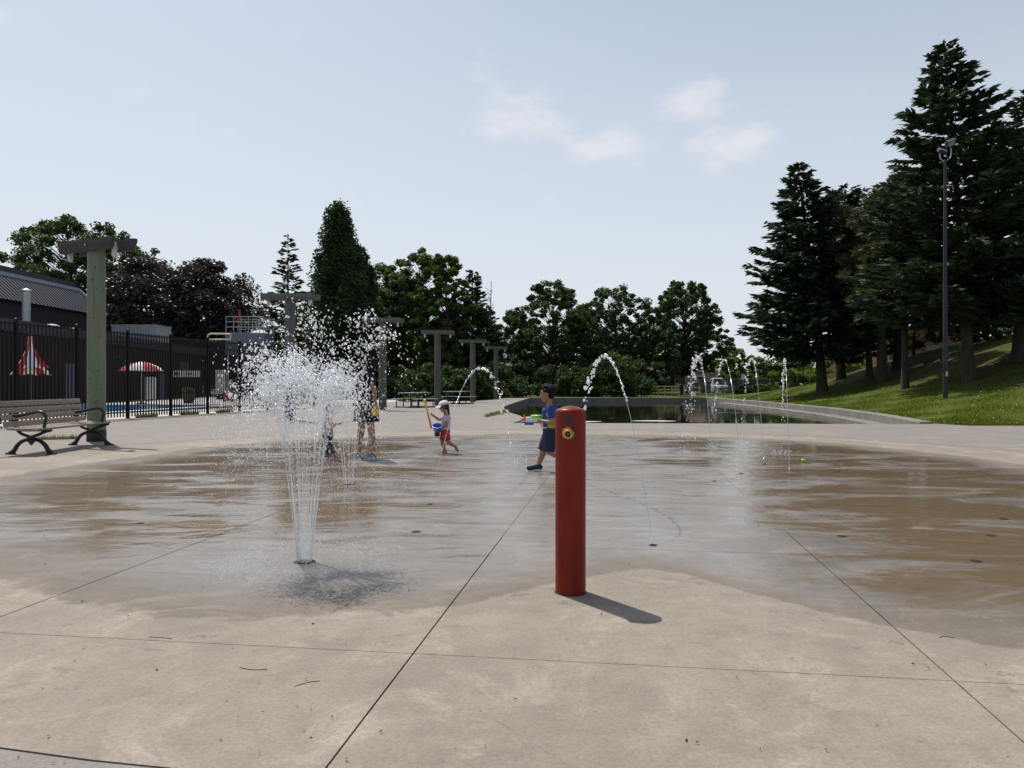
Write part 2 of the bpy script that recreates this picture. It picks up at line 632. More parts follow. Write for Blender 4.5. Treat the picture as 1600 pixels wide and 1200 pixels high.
c = k.mix(k.math('MULTIPLY', k.ramp(k.noise(k.mapping(tc, (6, 6, 0.5)), 6.0, 5, 0.7), 0.56, 0.72), 0.5), c, (0.10, 0.012, 0.009))
c = k.mix(k.math('MULTIPLY', k.ramp(k.noise(tc, 70.0, 4, 0.7), 0.66, 0.70), 0.55), c, (0.28, 0.10, 0.07))
c = k.mix(k.math('MULTIPLY', k.ramp(k.noise(tc, 28.0, 3, 0.6), 0.71, 0.735), 0.8), c, (0.05, 0.03, 0.025))
p = k.n('ShaderNodeBsdfPrincipled', {'Base Color': c, 'Specular IOR Level': 0.2})
k.set(p.inputs['Roughness'], k.ramp(k.noise(k.mapping(tc, (1, 1, 0.3)), 14.0, 5, 0.7), 0.3, 0.7, 0.28, 0.5))
bb_ = k.n('ShaderNodeBump', {'Height': k.noise(tc, 60.0, 4, 0.6), 'Strength': 0.10, 'Distance': 0.004})
k.set(p.inputs['Normal'], bb_.outputs[0])
k.done(p.outputs[0])
simple('red_stain', (0.055, 0.014, 0.011), 0.6)
simple('corroded', (0.07, 0.055, 0.035), 0.75, col2=(0.035, 0.045, 0.03), scale=60, bump=0.5, bscale=200)
simple('brass', (0.62, 0.33, 0.06), 0.38, var=0.4, scale=60, col2=(0.42, 0.2, 0.03))
simple('black_rubber', (0.015, 0.015, 0.016), 0.5)
simple('black_iron', (0.012, 0.013, 0.014), 0.35, var=0.3)
simple('fence_black', (0.006, 0.006, 0.007), 0.5, var=0.3, spec=0.25)
simple('bench_wood', (0.31, 0.255, 0.20), 0.75, var=0.3, scale=4, bump=0.2, bscale=30, stretch=(8, 0.6, 8))
simple('steel', (0.45, 0.46, 0.47), 0.35, metal=0.8)
simple('galvanised', (0.42, 0.44, 0.46), 0.45, metal=0.6, var=0.2)
simple('wood_green', (0.19, 0.215, 0.145), 0.85, var=0.35, scale=3, col2=(0.135, 0.155, 0.105), bump=0.35, bscale=20, stretch=(3, 3, 0.25))
simple('wood_grey', (0.12, 0.115, 0.105), 0.88, var=0.35, scale=3, col2=(0.08, 0.076, 0.068), bump=0.35, bscale=20, stretch=(3, 3, 0.3))
simple('wood_beam', (0.07, 0.062, 0.056), 0.88, var=0.4, scale=3, bump=0.4, bscale=20, stretch=(0.4, 3, 3))
simple('wood_beam_pale', (0.15, 0.14, 0.128), 0.88, var=0.4, scale=3, bump=0.4, bscale=20, stretch=(0.4, 3, 3))
simple('knot', (0.05, 0.045, 0.03), 0.9)
simple('white_paint', (0.72, 0.72, 0.72), 0.5, var=0.12)
simple('pale_grey', (0.28, 0.30, 0.33), 0.6, var=0.12)
simple('blue_grey', (0.11, 0.13, 0.17), 0.6, var=0.15)
simple('cream_pipe', (0.50, 0.46, 0.36), 0.5, var=0.15)
simple('yellow_pipe', (0.50, 0.40, 0.16), 0.55, var=0.2)
simple('sign_ink', (0.03, 0.03, 0.04), 0.6)
simple('roof_metal', (0.055, 0.055, 0.07), 0.5, metal=0.2, var=0.15)
simple('roof_trim', (0.30, 0.33, 0.40), 0.5, var=0.1)
simple('dark_fascia', (0.022, 0.022, 0.028), 0.6)
simple('navy_panel', (0.05, 0.075, 0.12), 0.5)
simple('terracotta', (0.06, 0.05, 0.04), 0.8)
simple('orange_thing', (0.45, 0.15, 0.03), 0.6)
simple('fabric_red', (0.50, 0.025, 0.03), 0.8)
simple('fabric_white', (0.72, 0.72, 0.74), 0.8, var=0.1)
simple('wall_dark', (0.022, 0.021, 0.021), 0.85)
simple('house_wall', (0.22, 0.19, 0.17), 0.85)
simple('house_roof', (0.13, 0.075, 0.06), 0.85)
simple('glass_dark', (0.02, 0.025, 0.03), 0.08)
simple('glass_blue', (0.15, 0.24, 0.36), 0.12)
simple('car_white', (0.72, 0.73, 0.74), 0.25, var=0.05)
simple('car_dark', (0.03, 0.035, 0.045), 0.22, var=0.1)
simple('car_silver', (0.42, 0.44, 0.46), 0.25, metal=0.4, var=0.05)
simple('tyre', (0.015, 0.015, 0.015), 0.8)
simple('lamp_glass', (0.55, 0.57, 0.58), 0.15)
simple('red_light', (0.35, 0.02, 0.02), 0.3)
simple('skin_tan', (0.36, 0.185, 0.115), 0.55, var=0.12, scale=12)
simple('skin_light', (0.50, 0.29, 0.20), 0.55, var=0.12, scale=12)
simple('hair_black', (0.007, 0.006, 0.006), 0.75, spec=0.2, bump=0.6, bscale=60)
simple('hair_brown', (0.035, 0.017, 0.010), 0.7, spec=0.25, bump=0.6, bscale=60)
simple('shirt_blue', (0.010, 0.055, 0.24), 0.75, bump=0.2, bscale=25)
simple('shirt_yellow', (0.55, 0.38, 0.03), 0.75)
simple('shorts_navy', (0.010, 0.016, 0.055), 0.8, bump=0.2, bscale=25)
simple('shoe_blue', (0.008, 0.014, 0.05), 0.6)
simple('sole_white', (0.7, 0.7, 0.68), 0.6)
simple('shirt_pink', (0.60, 0.42, 0.50), 0.8, bump=0.2, bscale=25, var=0.12)
simple('shorts_red', (0.42, 0.018, 0.03), 0.8, bump=0.2, bscale=25)
simple('cap_white', (0.66, 0.64, 0.68), 0.8, var=0.1)
simple('dress_black', (0.006, 0.006, 0.009), 0.85, bump=0.3, bscale=18)
simple('shoe_sky', (0.12, 0.42, 0.60), 0.5)
simple('shirt_grey', (0.25, 0.29, 0.36), 0.8, bump=0.2, bscale=25)
simple('pants_dark', (0.035, 0.035, 0.042), 0.85, bump=0.2, bscale=25)
simple('shoe_pink', (0.42, 0.10, 0.17), 0.6)
simple('toy_orange', (0.80, 0.20, 0.06), 0.4, var=0.1)
simple('toy_yellow', (0.75, 0.48, 0.04), 0.4, var=0.1)
simple('toy_white', (0.75, 0.77, 0.80), 0.35, var=0.06)
simple('toy_green', (0.22, 0.65, 0.04), 0.35, var=0.1)
simple('toy_blue', (0.02, 0.10, 0.55), 0.35, var=0.1)
simple('eye_white', (0.7, 0.7, 0.7), 0.2)
simple('eye_dark', (0.01, 0.008, 0.008), 0.15)
simple('lip', (0.30, 0.09, 0.08), 0.5)

# brick walls (too far away to tell single bricks apart)
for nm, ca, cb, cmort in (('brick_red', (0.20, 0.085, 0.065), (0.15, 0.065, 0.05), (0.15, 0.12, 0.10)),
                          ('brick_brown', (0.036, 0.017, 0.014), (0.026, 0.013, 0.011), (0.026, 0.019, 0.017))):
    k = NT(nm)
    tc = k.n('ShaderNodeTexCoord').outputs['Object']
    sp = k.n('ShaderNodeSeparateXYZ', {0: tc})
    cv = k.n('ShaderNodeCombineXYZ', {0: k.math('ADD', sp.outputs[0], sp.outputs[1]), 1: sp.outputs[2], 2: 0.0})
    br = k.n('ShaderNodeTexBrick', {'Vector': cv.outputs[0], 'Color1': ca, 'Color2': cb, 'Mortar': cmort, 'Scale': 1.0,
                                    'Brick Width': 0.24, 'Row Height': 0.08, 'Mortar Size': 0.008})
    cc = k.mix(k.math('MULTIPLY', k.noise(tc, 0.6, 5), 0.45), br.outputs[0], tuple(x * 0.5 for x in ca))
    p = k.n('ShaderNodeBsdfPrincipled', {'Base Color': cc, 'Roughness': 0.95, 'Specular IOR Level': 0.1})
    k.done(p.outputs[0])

# still pond water
k = NT('pond_water')
pos = k.n('ShaderNodeNewGeometry').outputs['Position']
p = k.n('ShaderNodeBsdfPrincipled', {'Base Color': (0.012, 0.012, 0.009), 'Roughness': 0.015, 'IOR': 1.33})
h = k.math('ADD', k.noise(k.mapping(pos, (0.5, 1.4, 1)), 1.4, 3, 0.5), k.math('MULTIPLY', k.ramp(k.noise(k.mapping(pos, (0.05, 0.35, 1)), 1.0, 3), 0.55, 0.68), k.math('MULTIPLY', k.noise(pos, 9.0, 2), 1.2)))
b = k.n('ShaderNodeBump', {'Height': h, 'Strength': 0.12, 'Distance': 0.03})
k.set(p.inputs['Normal'], b.outputs[0])
k.done(p.outputs[0])

k = NT('pool_water')
p = k.n('ShaderNodeBsdfPrincipled', {'Base Color': (0.05, 0.22, 0.40), 'Roughness': 0.08, 'IOR': 1.33})
k.done(p.outputs[0])

# falling drops: lit through from behind as well as from the front
k = NT('water_drops')
d = k.n('ShaderNodeBsdfDiffuse', {'Color': (0.88, 0.90, 0.93)})
t = k.n('ShaderNodeBsdfTranslucent', {'Color': (0.90, 0.92, 0.95)})
m1 = k.n('ShaderNodeMixShader', {0: 0.5})
k.t.links.new(d.outputs[0], m1.inputs[1])
k.t.links.new(t.outputs[0], m1.inputs[2])
g = k.n('ShaderNodeBsdfGlossy', {'Roughness': 0.12, 'Color': (1, 1, 1)})
m2 = k.n('ShaderNodeMixShader', {0: 0.25})
k.t.links.new(m1.outputs[0], m2.inputs[1])
k.t.links.new(g.outputs[0], m2.inputs[2])
tr = k.n('ShaderNodeBsdfTransparent', {'Color': (0.97, 0.98, 0.99)})
m3 = k.n('ShaderNodeMixShader', {0: 0.42})
k.t.links.new(m2.outputs[0], m3.inputs[1])
k.t.links.new(tr.outputs[0], m3.inputs[2])
k.done(m3.outputs[0])

k = NT('water_stream')
tr = k.n('ShaderNodeBsdfTransparent', {'Color': (0.96, 0.97, 0.98)})
d = k.n('ShaderNodeBsdfTranslucent', {'Color': (0.85, 0.88, 0.9)})
g = k.n('ShaderNodeBsdfGlossy', {'Roughness': 0.1})
m1 = k.n('ShaderNodeMixShader', {0: 0.5})
k.t.links.new(d.outputs[0], m1.inputs[1])
k.t.links.new(g.outputs[0], m1.inputs[2])
m2 = k.n('ShaderNodeMixShader', {0: 0.5})
k.t.links.new(tr.outputs[0], m2.inputs[1])
k.t.links.new(m1.outputs[0], m2.inputs[2])
k.done(m2.outputs[0])

# ------------------------------------------------------------------ ground
POND_L = [(0.0, 23.4), (0.34, 25.8), (0.3, 28.8), (-0.25, 33.5), (-0.45, 39.5), (0.1, 48.0), (0.8, 57.0), (1.5, 65.0)]
POND_R = [(12.2, 22.7), (13.0, 25.5), (14.0, 29.7), (15.1, 36.0), (15.9, 44.6), (16.5, 55.0), (16.7, 65.0)]
pl_ = [(v.x, v.y) for v in catmull([(x, y, 0) for x, y in POND_L], 5)]
pr_ = [(v.x, v.y) for v in catmull([(x, y, 0) for x, y in POND_R], 5)]


def edge_x(y):
    """inner face of the pond's east wall"""
    pts = pr_
    if y <= pts[0][1]:
        return pts[0][0] - (pts[0][1] - y) * 0.6
    for (x0, y0), (x1, y1) in zip(pts, pts[1:]):
        if y <= y1:
            return x0 + (x1 - x0) * (y - y0) / (y1 - y0)
    return pts[-1][0]


CURB = 0.42
FRONT = 21.9


def lawn_x(y):
    e = edge_x(y) + CURB
    # rounded corner where the lawn meets the plaza
    t = max(0.0, 1 - (y - FRONT) / 1.6)
    return e + 1.1 * t * t


def hill(x, y):
    s1 = x - lawn_x(max(y, FRONT))
    s2 = (y - FRONT) * 0.95
    kk = 1.6
    h_ = max(kk - abs(s1 - s2), 0) / kk
    s = min(s1, s2) - h_ * h_ * kk * 0.25
    s = max(0.0, s)
    z = 0.12 * s + 0.0145 * s * s
    z = z if z < 2.6 else 2.6 + 2.6 * (1 - math.exp(-(z - 2.6) / 2.6))
    fade = 1.0 if y < 52 else max(0.0, 1 - (y - 52) / 30)
    fade = fade * fade * (3 - 2 * fade)
    bump = 0.05 * math.sin(x * 0.9 + y * 0.4) * math.sin(y * 0.7) * min(1, s / 3)
    return z * fade + bump * fade


# base sheet to the horizon, dropped well below the pond
xs = np.unique(np.concatenate([[-3000, -1200, -500, -250, -150], np.arange(-100, 101, 2.0), [150, 250, 500, 1200, 3000]]))
ys = np.unique(np.concatenate([[-800, -200, -60, -20, -8], np.arange(-4, 131, 2.0), [160, 220, 350, 700, 1500, 4000]]))
gv = []
for y in ys:
    for x in xs:
        z = -0.03
        if 18 < y < 70 and -5 < x < 21.5:
            z = -1.4
        if x < -5 or y < 20:
            z = -0.2 if y < 60 else -0.03
        if x > 17 and 20 <= y < 110:
            z = min(z, -0.1)
        gv.append((x, y, z))
nx = len(xs)
gf = [(j * nx + i, j * nx + i + 1, (j + 1) * nx + i + 1, (j + 1) * nx + i) for j in range(len(ys) - 1) for i in range(nx - 1)]
o = np_obj('ground', gv, gf, 'grass_ground')
tag(o, 'wide flat ground under the park reaching to the horizon', 'ground', kind='structure')

# lawn on the bank
ts = np.concatenate([np.linspace(0, 6, 13), np.linspace(7, 30, 24), [35, 42, 52, 70]])
lys = np.concatenate([np.linspace(FRONT, 26, 14), np.linspace(26.6, 60, 52), np.linspace(62, 110, 25)])
lv, lf = [], []
for y in lys:
    for t in ts:
        x = lawn_x(y) + t
        lv.append((x, y, hill(x, y) + 0.012))
n_ = len(ts)
lf = [(j * n_ + i, j * n_ + i + 1, (j + 1) * n_ + i + 1, (j + 1) * n_ + i) for j in range(len(lys) - 1) for i in range(n_ - 1)]
o = np_obj('lawn', lv, lf, 'grass_ground', smooth=True)
tag(o, 'green grass bank rising beside the pond under the spruces', 'lawn', kind='structure')

# ---- plaza and splash pad cut into slabs
JU = Vector((0.990, -0.139, 0)).normalized()
JV = Vector((0.139, 0.990, 0)).normalized()
J0 = Vector((-0.44, 3.39, 0))


def cut_slabs(parent, loops, U, V, org, su, sv, gu, gv_, thick, ztop, mat, lim=400):
    """clip a grid of slabs to an outline; a gap of gu / gv_ is left along each joint"""
    bm = bmesh.new()
    flat = [p for lp in loops for p in lp]
    vs = [bm.verts.new((x, y, ztop)) for x, y in flat]
    for tri in tessellate_polygon([[Vector((x, y, 0)) for x, y in lp] for lp in loops]):
        a, b_, c_ = (vs[i] for i in tri)
        if ((b_.co - a.co).cross(c_.co - a.co)).z < 0:
            b_, c_ = c_, b_
        try:
            bm.faces.new((a, b_, c_))
        except ValueError:
            pass
    cu = [(Vector((x, y, 0)) - org).dot(U) for x, y in flat]
    cv_ = [(Vector((x, y, 0)) - org).dot(V) for x, y in flat]
    for lo, hi, st, ax, gap in ((min(cu), max(cu), su, U, gu), (min(cv_), max(cv_), sv, V, gv_)):
        for i in range(math.ceil(lo / st), math.floor(hi / st) + 1):
            for sgn in (-1, 1):
                bmesh.ops.bisect_plane(bm, geom=list(bm.verts) + list(bm.edges) + list(bm.faces), dist=1e-5,
                                       plane_co=org + ax * (i * st + sgn * gap / 2), plane_no=ax)
    cells = {}
    for f in bm.faces:
        c_ = f.calc_center_median()
        c_.z = 0
        pu, pv = (c_ - org).dot(U) / su, (c_ - org).dot(V) / sv
        if abs(pu - round(pu)) * su < gu / 2 * 0.99 or abs(pv - round(pv)) * sv < gv_ / 2 * 0.99:
            continue
        cells.setdefault((math.floor(pu), math.floor(pv)), []).append([v.co.copy() for v in f.verts])
    bm.free()
    outs = []
    for key in sorted(cells):
        b2 = bmesh.new()
        for f in cells[key]:
            try:
                b2.faces.new([b2.verts.new(c_) for c_ in f])
            except ValueError:
                pass
        bmesh.ops.remove_doubles(b2, verts=b2.verts, dist=1e-4)
        if sum(f.calc_area() for f in b2.faces) < 0.004:
            b2.free()
            continue
        be = [e for e in b2.edges if e.is_boundary]
        ex = bmesh.ops.extrude_edge_only(b2, edges=be)
        for g_ in ex['geom']:
            if isinstance(g_, bmesh.types.BMVert):
                g_.co.z = ztop - thick
        bmesh.ops.recalc_face_normals(b2, faces=b2.faces)
        me = bpy.data.meshes.new('slab')
        b2.to_mesh(me)
        b2.free()
        me.materials.append(MATS[mat])
        outs.append(link(bpy.data.objects.new('slab', me), parent))
    return outs


pad = empty('splash_pad', (0, 0, 0))
tag(pad, 'round pale concrete splash pad, wet and brown-stained in the middle', 'splash pad', kind='structure')
circ = [(PADC[0] + PADR * math.cos(2 * PI * i / 120), PADC[1] + PADR * math.sin(2 * PI * i / 120)) for i in range(120)]
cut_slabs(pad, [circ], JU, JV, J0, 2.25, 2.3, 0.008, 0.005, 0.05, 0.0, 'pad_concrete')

fc = (0.6, 11.7)
fill = MB().prism([(fc[0] + 5.75 * math.cos(2 * PI * i / 64) * 1.05, fc[1] + 5.75 * math.sin(2 * PI * i / 64)) for i in range(64)], -0.03, -0.0035)
fill.build('joint_filler', 'pad_concrete', pad)

plaza = empty('plaza', (0, 0, 0))
tag(plaza, 'grey concrete plaza paving round the splash pad', 'plaza', kind='structure')
hole = [(PADC[0] + (PADR + 0.015) * math.cos(2 * PI * i / 120), PADC[1] + (PADR + 0.015) * math.sin(2 * PI * i / 120)) for i in range(120)]
corner = [(lawn_x(y), y) for y in np.linspace(FRONT, 24.2, 8)]
outer = [(-30, -4), (34, -4), (34, FRONT)] + corner[:-1]
outer += [(edge_x(24.0) + 0.02, 24.0)] + [(edge_x(y), y) for y in (23.3,)] + [(edge_x(22.75), 22.75), (9.0, 22.95), (4.5, 23.25)]
outer += pl_ + [(-0.6, 65.0), (-1.4, 58), (-2.6, 54), (-5, 51.5), (-9, 50), (-11.0, 48)]
fence_a, fence_d = Vector((-14.4, 22.1, 0)), Vector((2.5, 10.9, 0)).normalized()
for t in (20, 10, 0, -12):
    q = fence_a + fence_d * t
    outer.append((q.x - 0.05, q.y))
outer.append((-30, 8))
cut_slabs(plaza, [outer, hole], JU, JV, Vector((-1.9, 3.0, 0)), 4.6, 4.6, 0.009, 0.009, 0.06, 0.002, 'plaza_concrete')
mb = MB()
mb.prism([(-29.9, -3.9), (33.9, -3.9), (33.9, 21.5), (13.2, 21.5), (9, 22.6), (0.1, 23.1), (-0.7, 39), (-3, 50), (-12, 47), (-30, 10)], -0.2, -0.03)
o = mb.build('joint_bed', 'joint', plaza)

# pond: walls, water, sloping shallow floor
pond_out = []
mb = MB()


def wall_strip(mb, pts, outw, top, depth, w):
    """curb following pts; outw(i) is the unit vector away from the water"""
    n = len(pts)
    vs = []
    for i, (x, y) in enumerate(pts):
        ox, oy = outw(i)
        bv = 0.025
        prof = [(0.0, -depth), (0.0, top - bv), (bv, top), (w - bv, top), (w, top - bv), (w, -depth)]
        vs += [(x + ox * q, y + oy * q, z) for q, z in prof]
    fs = []
    for i in range(n - 1):
        for j in range(5):
            a = i * 6 + j
            fs.append((a, a + 1, a + 7, a + 6))
    fs += [tuple(range(6)), tuple(reversed(range((n - 1) * 6, n * 6)))]
    mb.add(vs, fs)


pond_wall = empty('pond_wall', (0, 0, 0))
tag(pond_wall, 'low concrete wall and curb round the dark pond', 'pond wall', kind='structure')
# east curb in cast lengths
seg = [p for p in pr_ if p[1] > 22.9]
seg = [(edge_x(22.9), 22.9)] + seg
dense = []
for y in np.arange(22.9, 65.01, 0.7):
    dense.append((edge_x(y), float(y)))
i = 0
while i < len(dense) - 1:
    piece = dense[i:i + 6]
    if len(piece) < 2:
        break
    # leave a 12 mm joint between lengths
    piece = list(piece)
    mb = MB()
    (xa, ya), (xb, yb) = piece[-2], piece[-1]
    ll = math.hypot(xb - xa, yb - ya)
    piece[-1] = (xb - (xb - xa) / ll * 0.012, yb - (yb - ya) / ll * 0.012)
    wall_strip(mb, piece, lambda q: (1, 0), 0.06, 1.2, CURB)
    mb.build('curb_length', 'curb_concrete', pond_wall)
    i += 5
mb = MB()
wall_strip(mb, [(1.5 - 0.3, 65.0), (6, 65.05), (12, 65.05), (17.2, 65.0)], lambda q: (0, 1), 0.05, 1.2, 0.5)
mb.build('far_wall', 'curb_concrete', pond_wall)
mb = MB()
vs = []
for (x, y) in pl_:
    vs += [(x + 0.004, y, -1.2), (x + 0.004, y, -0.012), (x - 0.3, y, -0.064), (x - 0.3, y, -1.2)]
fs = [(i * 4 + j, i * 4 + j + 1, i * 4 + j + 5, i * 4 + j + 4) for i in range(len(pl_) - 1) for j in range(3)]
mb.add(vs, fs)
mb.build('west_wall', 'curb_concrete', pond_wall)
mb = MB()
npts = [(0.0, 23.405), (4.5, 23.255), (9.0, 22.955), (12.25, 22.755)]
vs = []
for (x, y) in npts:
    vs += [(x, y, -1.2), (x, y, -0.012), (x, y - 0.3, -0.064), (x, y - 0.3, -1.2)]
mb.add(vs, [(i * 4 + j, i * 4 + j + 1, i * 4 + j + 5, i * 4 + j + 4) for i in range(len(npts) - 1) for j in range(3)])
mb.build('near_wall', 'curb_concrete', pond_wall)
# concrete ledge on the east wall just above the water
mb = MB()
le = [(edge_x(y) - 0.55, float(y)) for y in np.arange(24.5, 60, 1.5)]
wall_strip(mb, le, lambda q: (1, 0), -0.235, 1.2, 0.56)
mb.build('ledge', 'curb_concrete', pond_wall)

WZ = -0.30
wp = [(x - 0.1, y) for x, y in pl_] + [(x + 0.2, y) for x, y in reversed(pr_)]
mb = MB()
tris = tessellate_polygon([[Vector((x, y, 0)) for x, y in wp]])
mb.add([(x, y, WZ) for x, y in wp], [tuple(t) for t in tris])
o = mb.build('pond_water', 'pond_water')
tag(o, 'dark still pond water mirroring the trees', 'water', kind='structure')
# shallow end: pale floor rising just out of the water in long streaks
bx, by = np.linspace(0.4, 9.5, 60), np.linspace(23.3, 34.5, 60)
rng = np.random.default_rng(4)
bvv = []
for y in by:
    for x in bx:
        t = (y - 23.3) / 11.2
        z = WZ + 0.035 - 0.075 * t + 0.022 * math.sin(y * 2.3 + 0.6 * math.sin(x * 0.8)) + 0.012 * math.sin(x * 1.3 + y)
        z -= 0.08 * max(0, (x - 6.0) / 3.0)
        bvv.append((x, y, z))
bf = [(j * 60 + i, j * 60 + i + 1, (j + 1) * 60 + i + 1, (j + 1) * 60 + i) for j in range(59) for i in range(59)]
o = np_obj('pond_floor', bvv, bf, 'deck_concrete', smooth=True)
tag(o, 'pale pond floor breaking the surface at the shallow end', 'pond floor', kind='structure')

# pool deck and swimming pool behind the fence
mb = MB()
dk = []
for t in (-14, 0, 12, 24, 36, 50):
    q = fence_a + fence_d * t
    dk.append((q.x - 0.06, q.y))
dk += [(-12, 78), (-40, 78), (-40, 6), (-24, 4)]
mb.prism(dk, -0.15, 0.0)
o = mb.build('pool_deck', 'deck_concrete')
tag(o, 'pale concrete deck of the swimming pool behind the fence', 'deck', kind='structure')
mb = MB()
mb.prism([(-24.2, 30), (-16.2, 30), (-15.2, 42.5), (-24.6, 42.5)], 0.0, 0.06)
o = mb.build('pool_coping', 'white_paint')
tag(o, 'white coping round the blue swimming pool', 'coping', kind='structure')
mb = MB()
mb.prism([(-23.8, 30.4), (-16.6, 30.4), (-15.7, 42.1), (-24.2, 42.1)], 0.03, 0.066)
o = mb.build('pool_water', 'pool_water')
tag(o, 'bright blue swimming pool water', 'water', kind='structure')
# street far behind
mb = MB()
mb.prism([(-60, 96), (70, 96), (70, 104), (-60, 104)], -0.06, -0.018)
o = mb.build('road', 'asphalt')
tag(o, 'asphalt street beyond the pond where cars are parked', 'road', kind='structure')

# ------------------------------------------------------------------ red bollard with its push button
BX, BY = 0.337, 4.39
bol = empty('bollard', (BX, BY, 0))
tag(bol, 'red painted steel bollard with a yellow push button on the splash pad', 'bollard')
br_ = 0.0875
prof = [(br_, -0.02), (br_, 0.0), (br_, 0.5), (br_, 1.035)]
for i in range(1, 8):
    a = PI / 2 * i / 7
    prof.append((br_ - 0.028 * (1 - math.cos(a)), 1.035 + 0.026 * math.sin(a)))
prof += [(0.045, 1.068), (0.02, 1.073), (0.0, 1.0745)]
MB().lathe(prof, 64).build('post', 'red_paint', bol, True, 50)
MB().lathe([(br_ + 0.007, -0.01), (br_ + 0.006, 0.002), (br_ + 0.001, 0.004)], 48).build('base_seal', 'joint', bol, True)


def on_post(ang, z, out=0.0):
    """frame on the post face: columns are right, up, outward"""
    nrm = Vector((math.sin(ang), -math.cos(ang), 0))
    up = Vector((0, 0, 1))
    rt = up.cross(nrm) * -1
    rt = nrm.cross(up) * -1
    M = Matrix((rt, up, nrm)).transposed()
    return M, nrm * (br_ + out) + Vector((0, 0, z))


def disc_on_post(r, z, ang, th, name, mat, n=36, wob=0.0, parent=bol):
    vs, fs = [], []
    rg = random.Random(3)
    rings = 4
    vs.append((0, 0))
    for j in range(1, rings + 1):
        for i in range(n):
            q = r * j / rings * (1 + wob * (math.sin(3 * i * 2 * PI / n + 1) * 0.5 + math.sin(7 * i * 2 * PI / n) * 0.3))
            vs.append((q * math.cos(2 * PI * i / n), q * math.sin(2 * PI * i / n)))
    out = []
    for (u, v) in vs:
        a = ang + u / br_
        edge = math.hypot(u, v) / r
        rad = br_ + (th if edge < 0.97 else -0.002)
        out.append((rad * math.sin(a), -rad * math.cos(a), z + v))
    for i in range(n):
        fs.append((0, 1 + i, 1 + (i + 1) % n))
    for j in range(rings - 1):
        for i in range(n):
            a0, b0 = 1 + j * n, 1 + (j + 1) * n
            fs.append((a0 + i, b0 + i, b0 + (i + 1) % n, a0 + (i + 1) % n))
    return MB().add(out, fs).build(name, mat, parent, True)


disc_on_post(0.032, 1.0745 - 0.078, -0.17, 0.0012, 'worn_mark', 'red_stain', wob=0.04)
disc_on_post(0.044, 1.0745 - 0.158, -0.13, 0.0016, 'mounting_plate', 'corroded', wob=0.05)
M, c = on_post(-0.22, 1.0745 - 0.152, 0.002)
act = MB().lathe([(0.034, -0.004), (0.034, 0.010), (0.030, 0.014), (0.023, 0.015)], 36, c, M).build('button_housing', 'brass', bol, True, 40)
c2 = c + M @ Vector((0.003, -0.004, 0.0))
MB().lathe([(0.0265, 0.008), (0.0265, 0.030), (0.023, 0.034), (0.016, 0.034), (0.015, 0.024), (0.0, 0.024)], 36, c2, M).build('button_ring', 'brass', act, True, 40)
MB().lathe([(0.0155, 0.022), (0.0155, 0.027), (0.009, 0.029), (0.008, 0.026), (0.0, 0.026)], 30, c2, M).build('button', 'black_rubber', act, True, 40)
MB().lathe([(0.0, 0.0315), (0.0045, 0.031), (0.0055, 0.025)], 16, c2, M).build('button_pin', 'steel', act, True)
MB().box(c + M @ Vector((0.024, 0.018, 0.008)), (0.022, 0.03, 0.012), mat=M @ Matrix.Rotation(R(35), 3, 'Z'), bev=0.002).build('broken_rim', 'black_rubber', act)

# ------------------------------------------------------------------ T posts with beams
def t_post(x, y, ang, h, wood, beam, lbl, first=False):
    t = empty('timber_post', (x, y, 0), ang)
    tag(t, lbl, 'post', 'row of T-shaped timber posts')
    pr = [(0.172, -0.03), (0.185, 0.0), (0.18, 0.5), (0.178, h * 0.6), (0.172, h - 0.06), (0.165, h - 0.02), (0.0, h - 0.015)]
    MB().lathe(pr, 28).build('pole', wood, t, True, 50)
    for s in (-1, 1):
        L = 1.74 + (0.06 if s > 0 else 0)
        mb = MB()
        prof = [(-L / 2, 0.05), (-L / 2 + 0.10, -0.125), (L / 2 - 0.10, -0.125), (L / 2, 0.05), (L / 2, 0.12), (-L / 2, 0.12)]
        if first is False:
            prof = [(-L / 2, -0.09), (L / 2, -0.09), (L / 2, 0.115), (-L / 2, 0.115)]
        mb.ext(prof, 0.085, Matrix.Identity(3), (0.05 * s, s * 0.20, h - 0.13))
        mb.build('beam', beam, t)
        MB().tube([(0, s * 0.235, h - 0.14), (0, s * 0.262, h - 0.14)], 0.022, 8).build('bolt', 'galvanised', t)
    for s in (-1, 1):
        j = MB().lathe([(0.0, -0.20), (0.035, -0.195), (0.052, -0.15), (0.052, -0.04), (0.03, 0.0)], 14, (s * 0.70, -0.1, h - 0.23)).build('lantern_glass', 'lamp_glass', t, True)
        MB().lathe([(0.062, -0.03), (0.062, 0.03), (0.045, 0.05), (0.045, 0.12)], 14, (s * 0.70, -0.1, h - 0.23)).build('lantern_cap', 'galvanised', j, True, 40)
    rg = random.Random(int(x * 10))
    if y < 20:
        for i in range(16):
            a, z = rg.uniform(-2.6, -0.5), rg.uniform(0.4, h - 0.5)
            MB().ball((0.176 * math.cos(a - ang), 0.176 * math.sin(a - ang), z), (0.012, 0.012, 0.02), 8).build('knot', 'knot', t)
        MB().lathe([(0.19, 0.0), (0.19, 0.2), (0.184, 0.24)], 28).build('tar_band', 'knot', t, True)
    return t


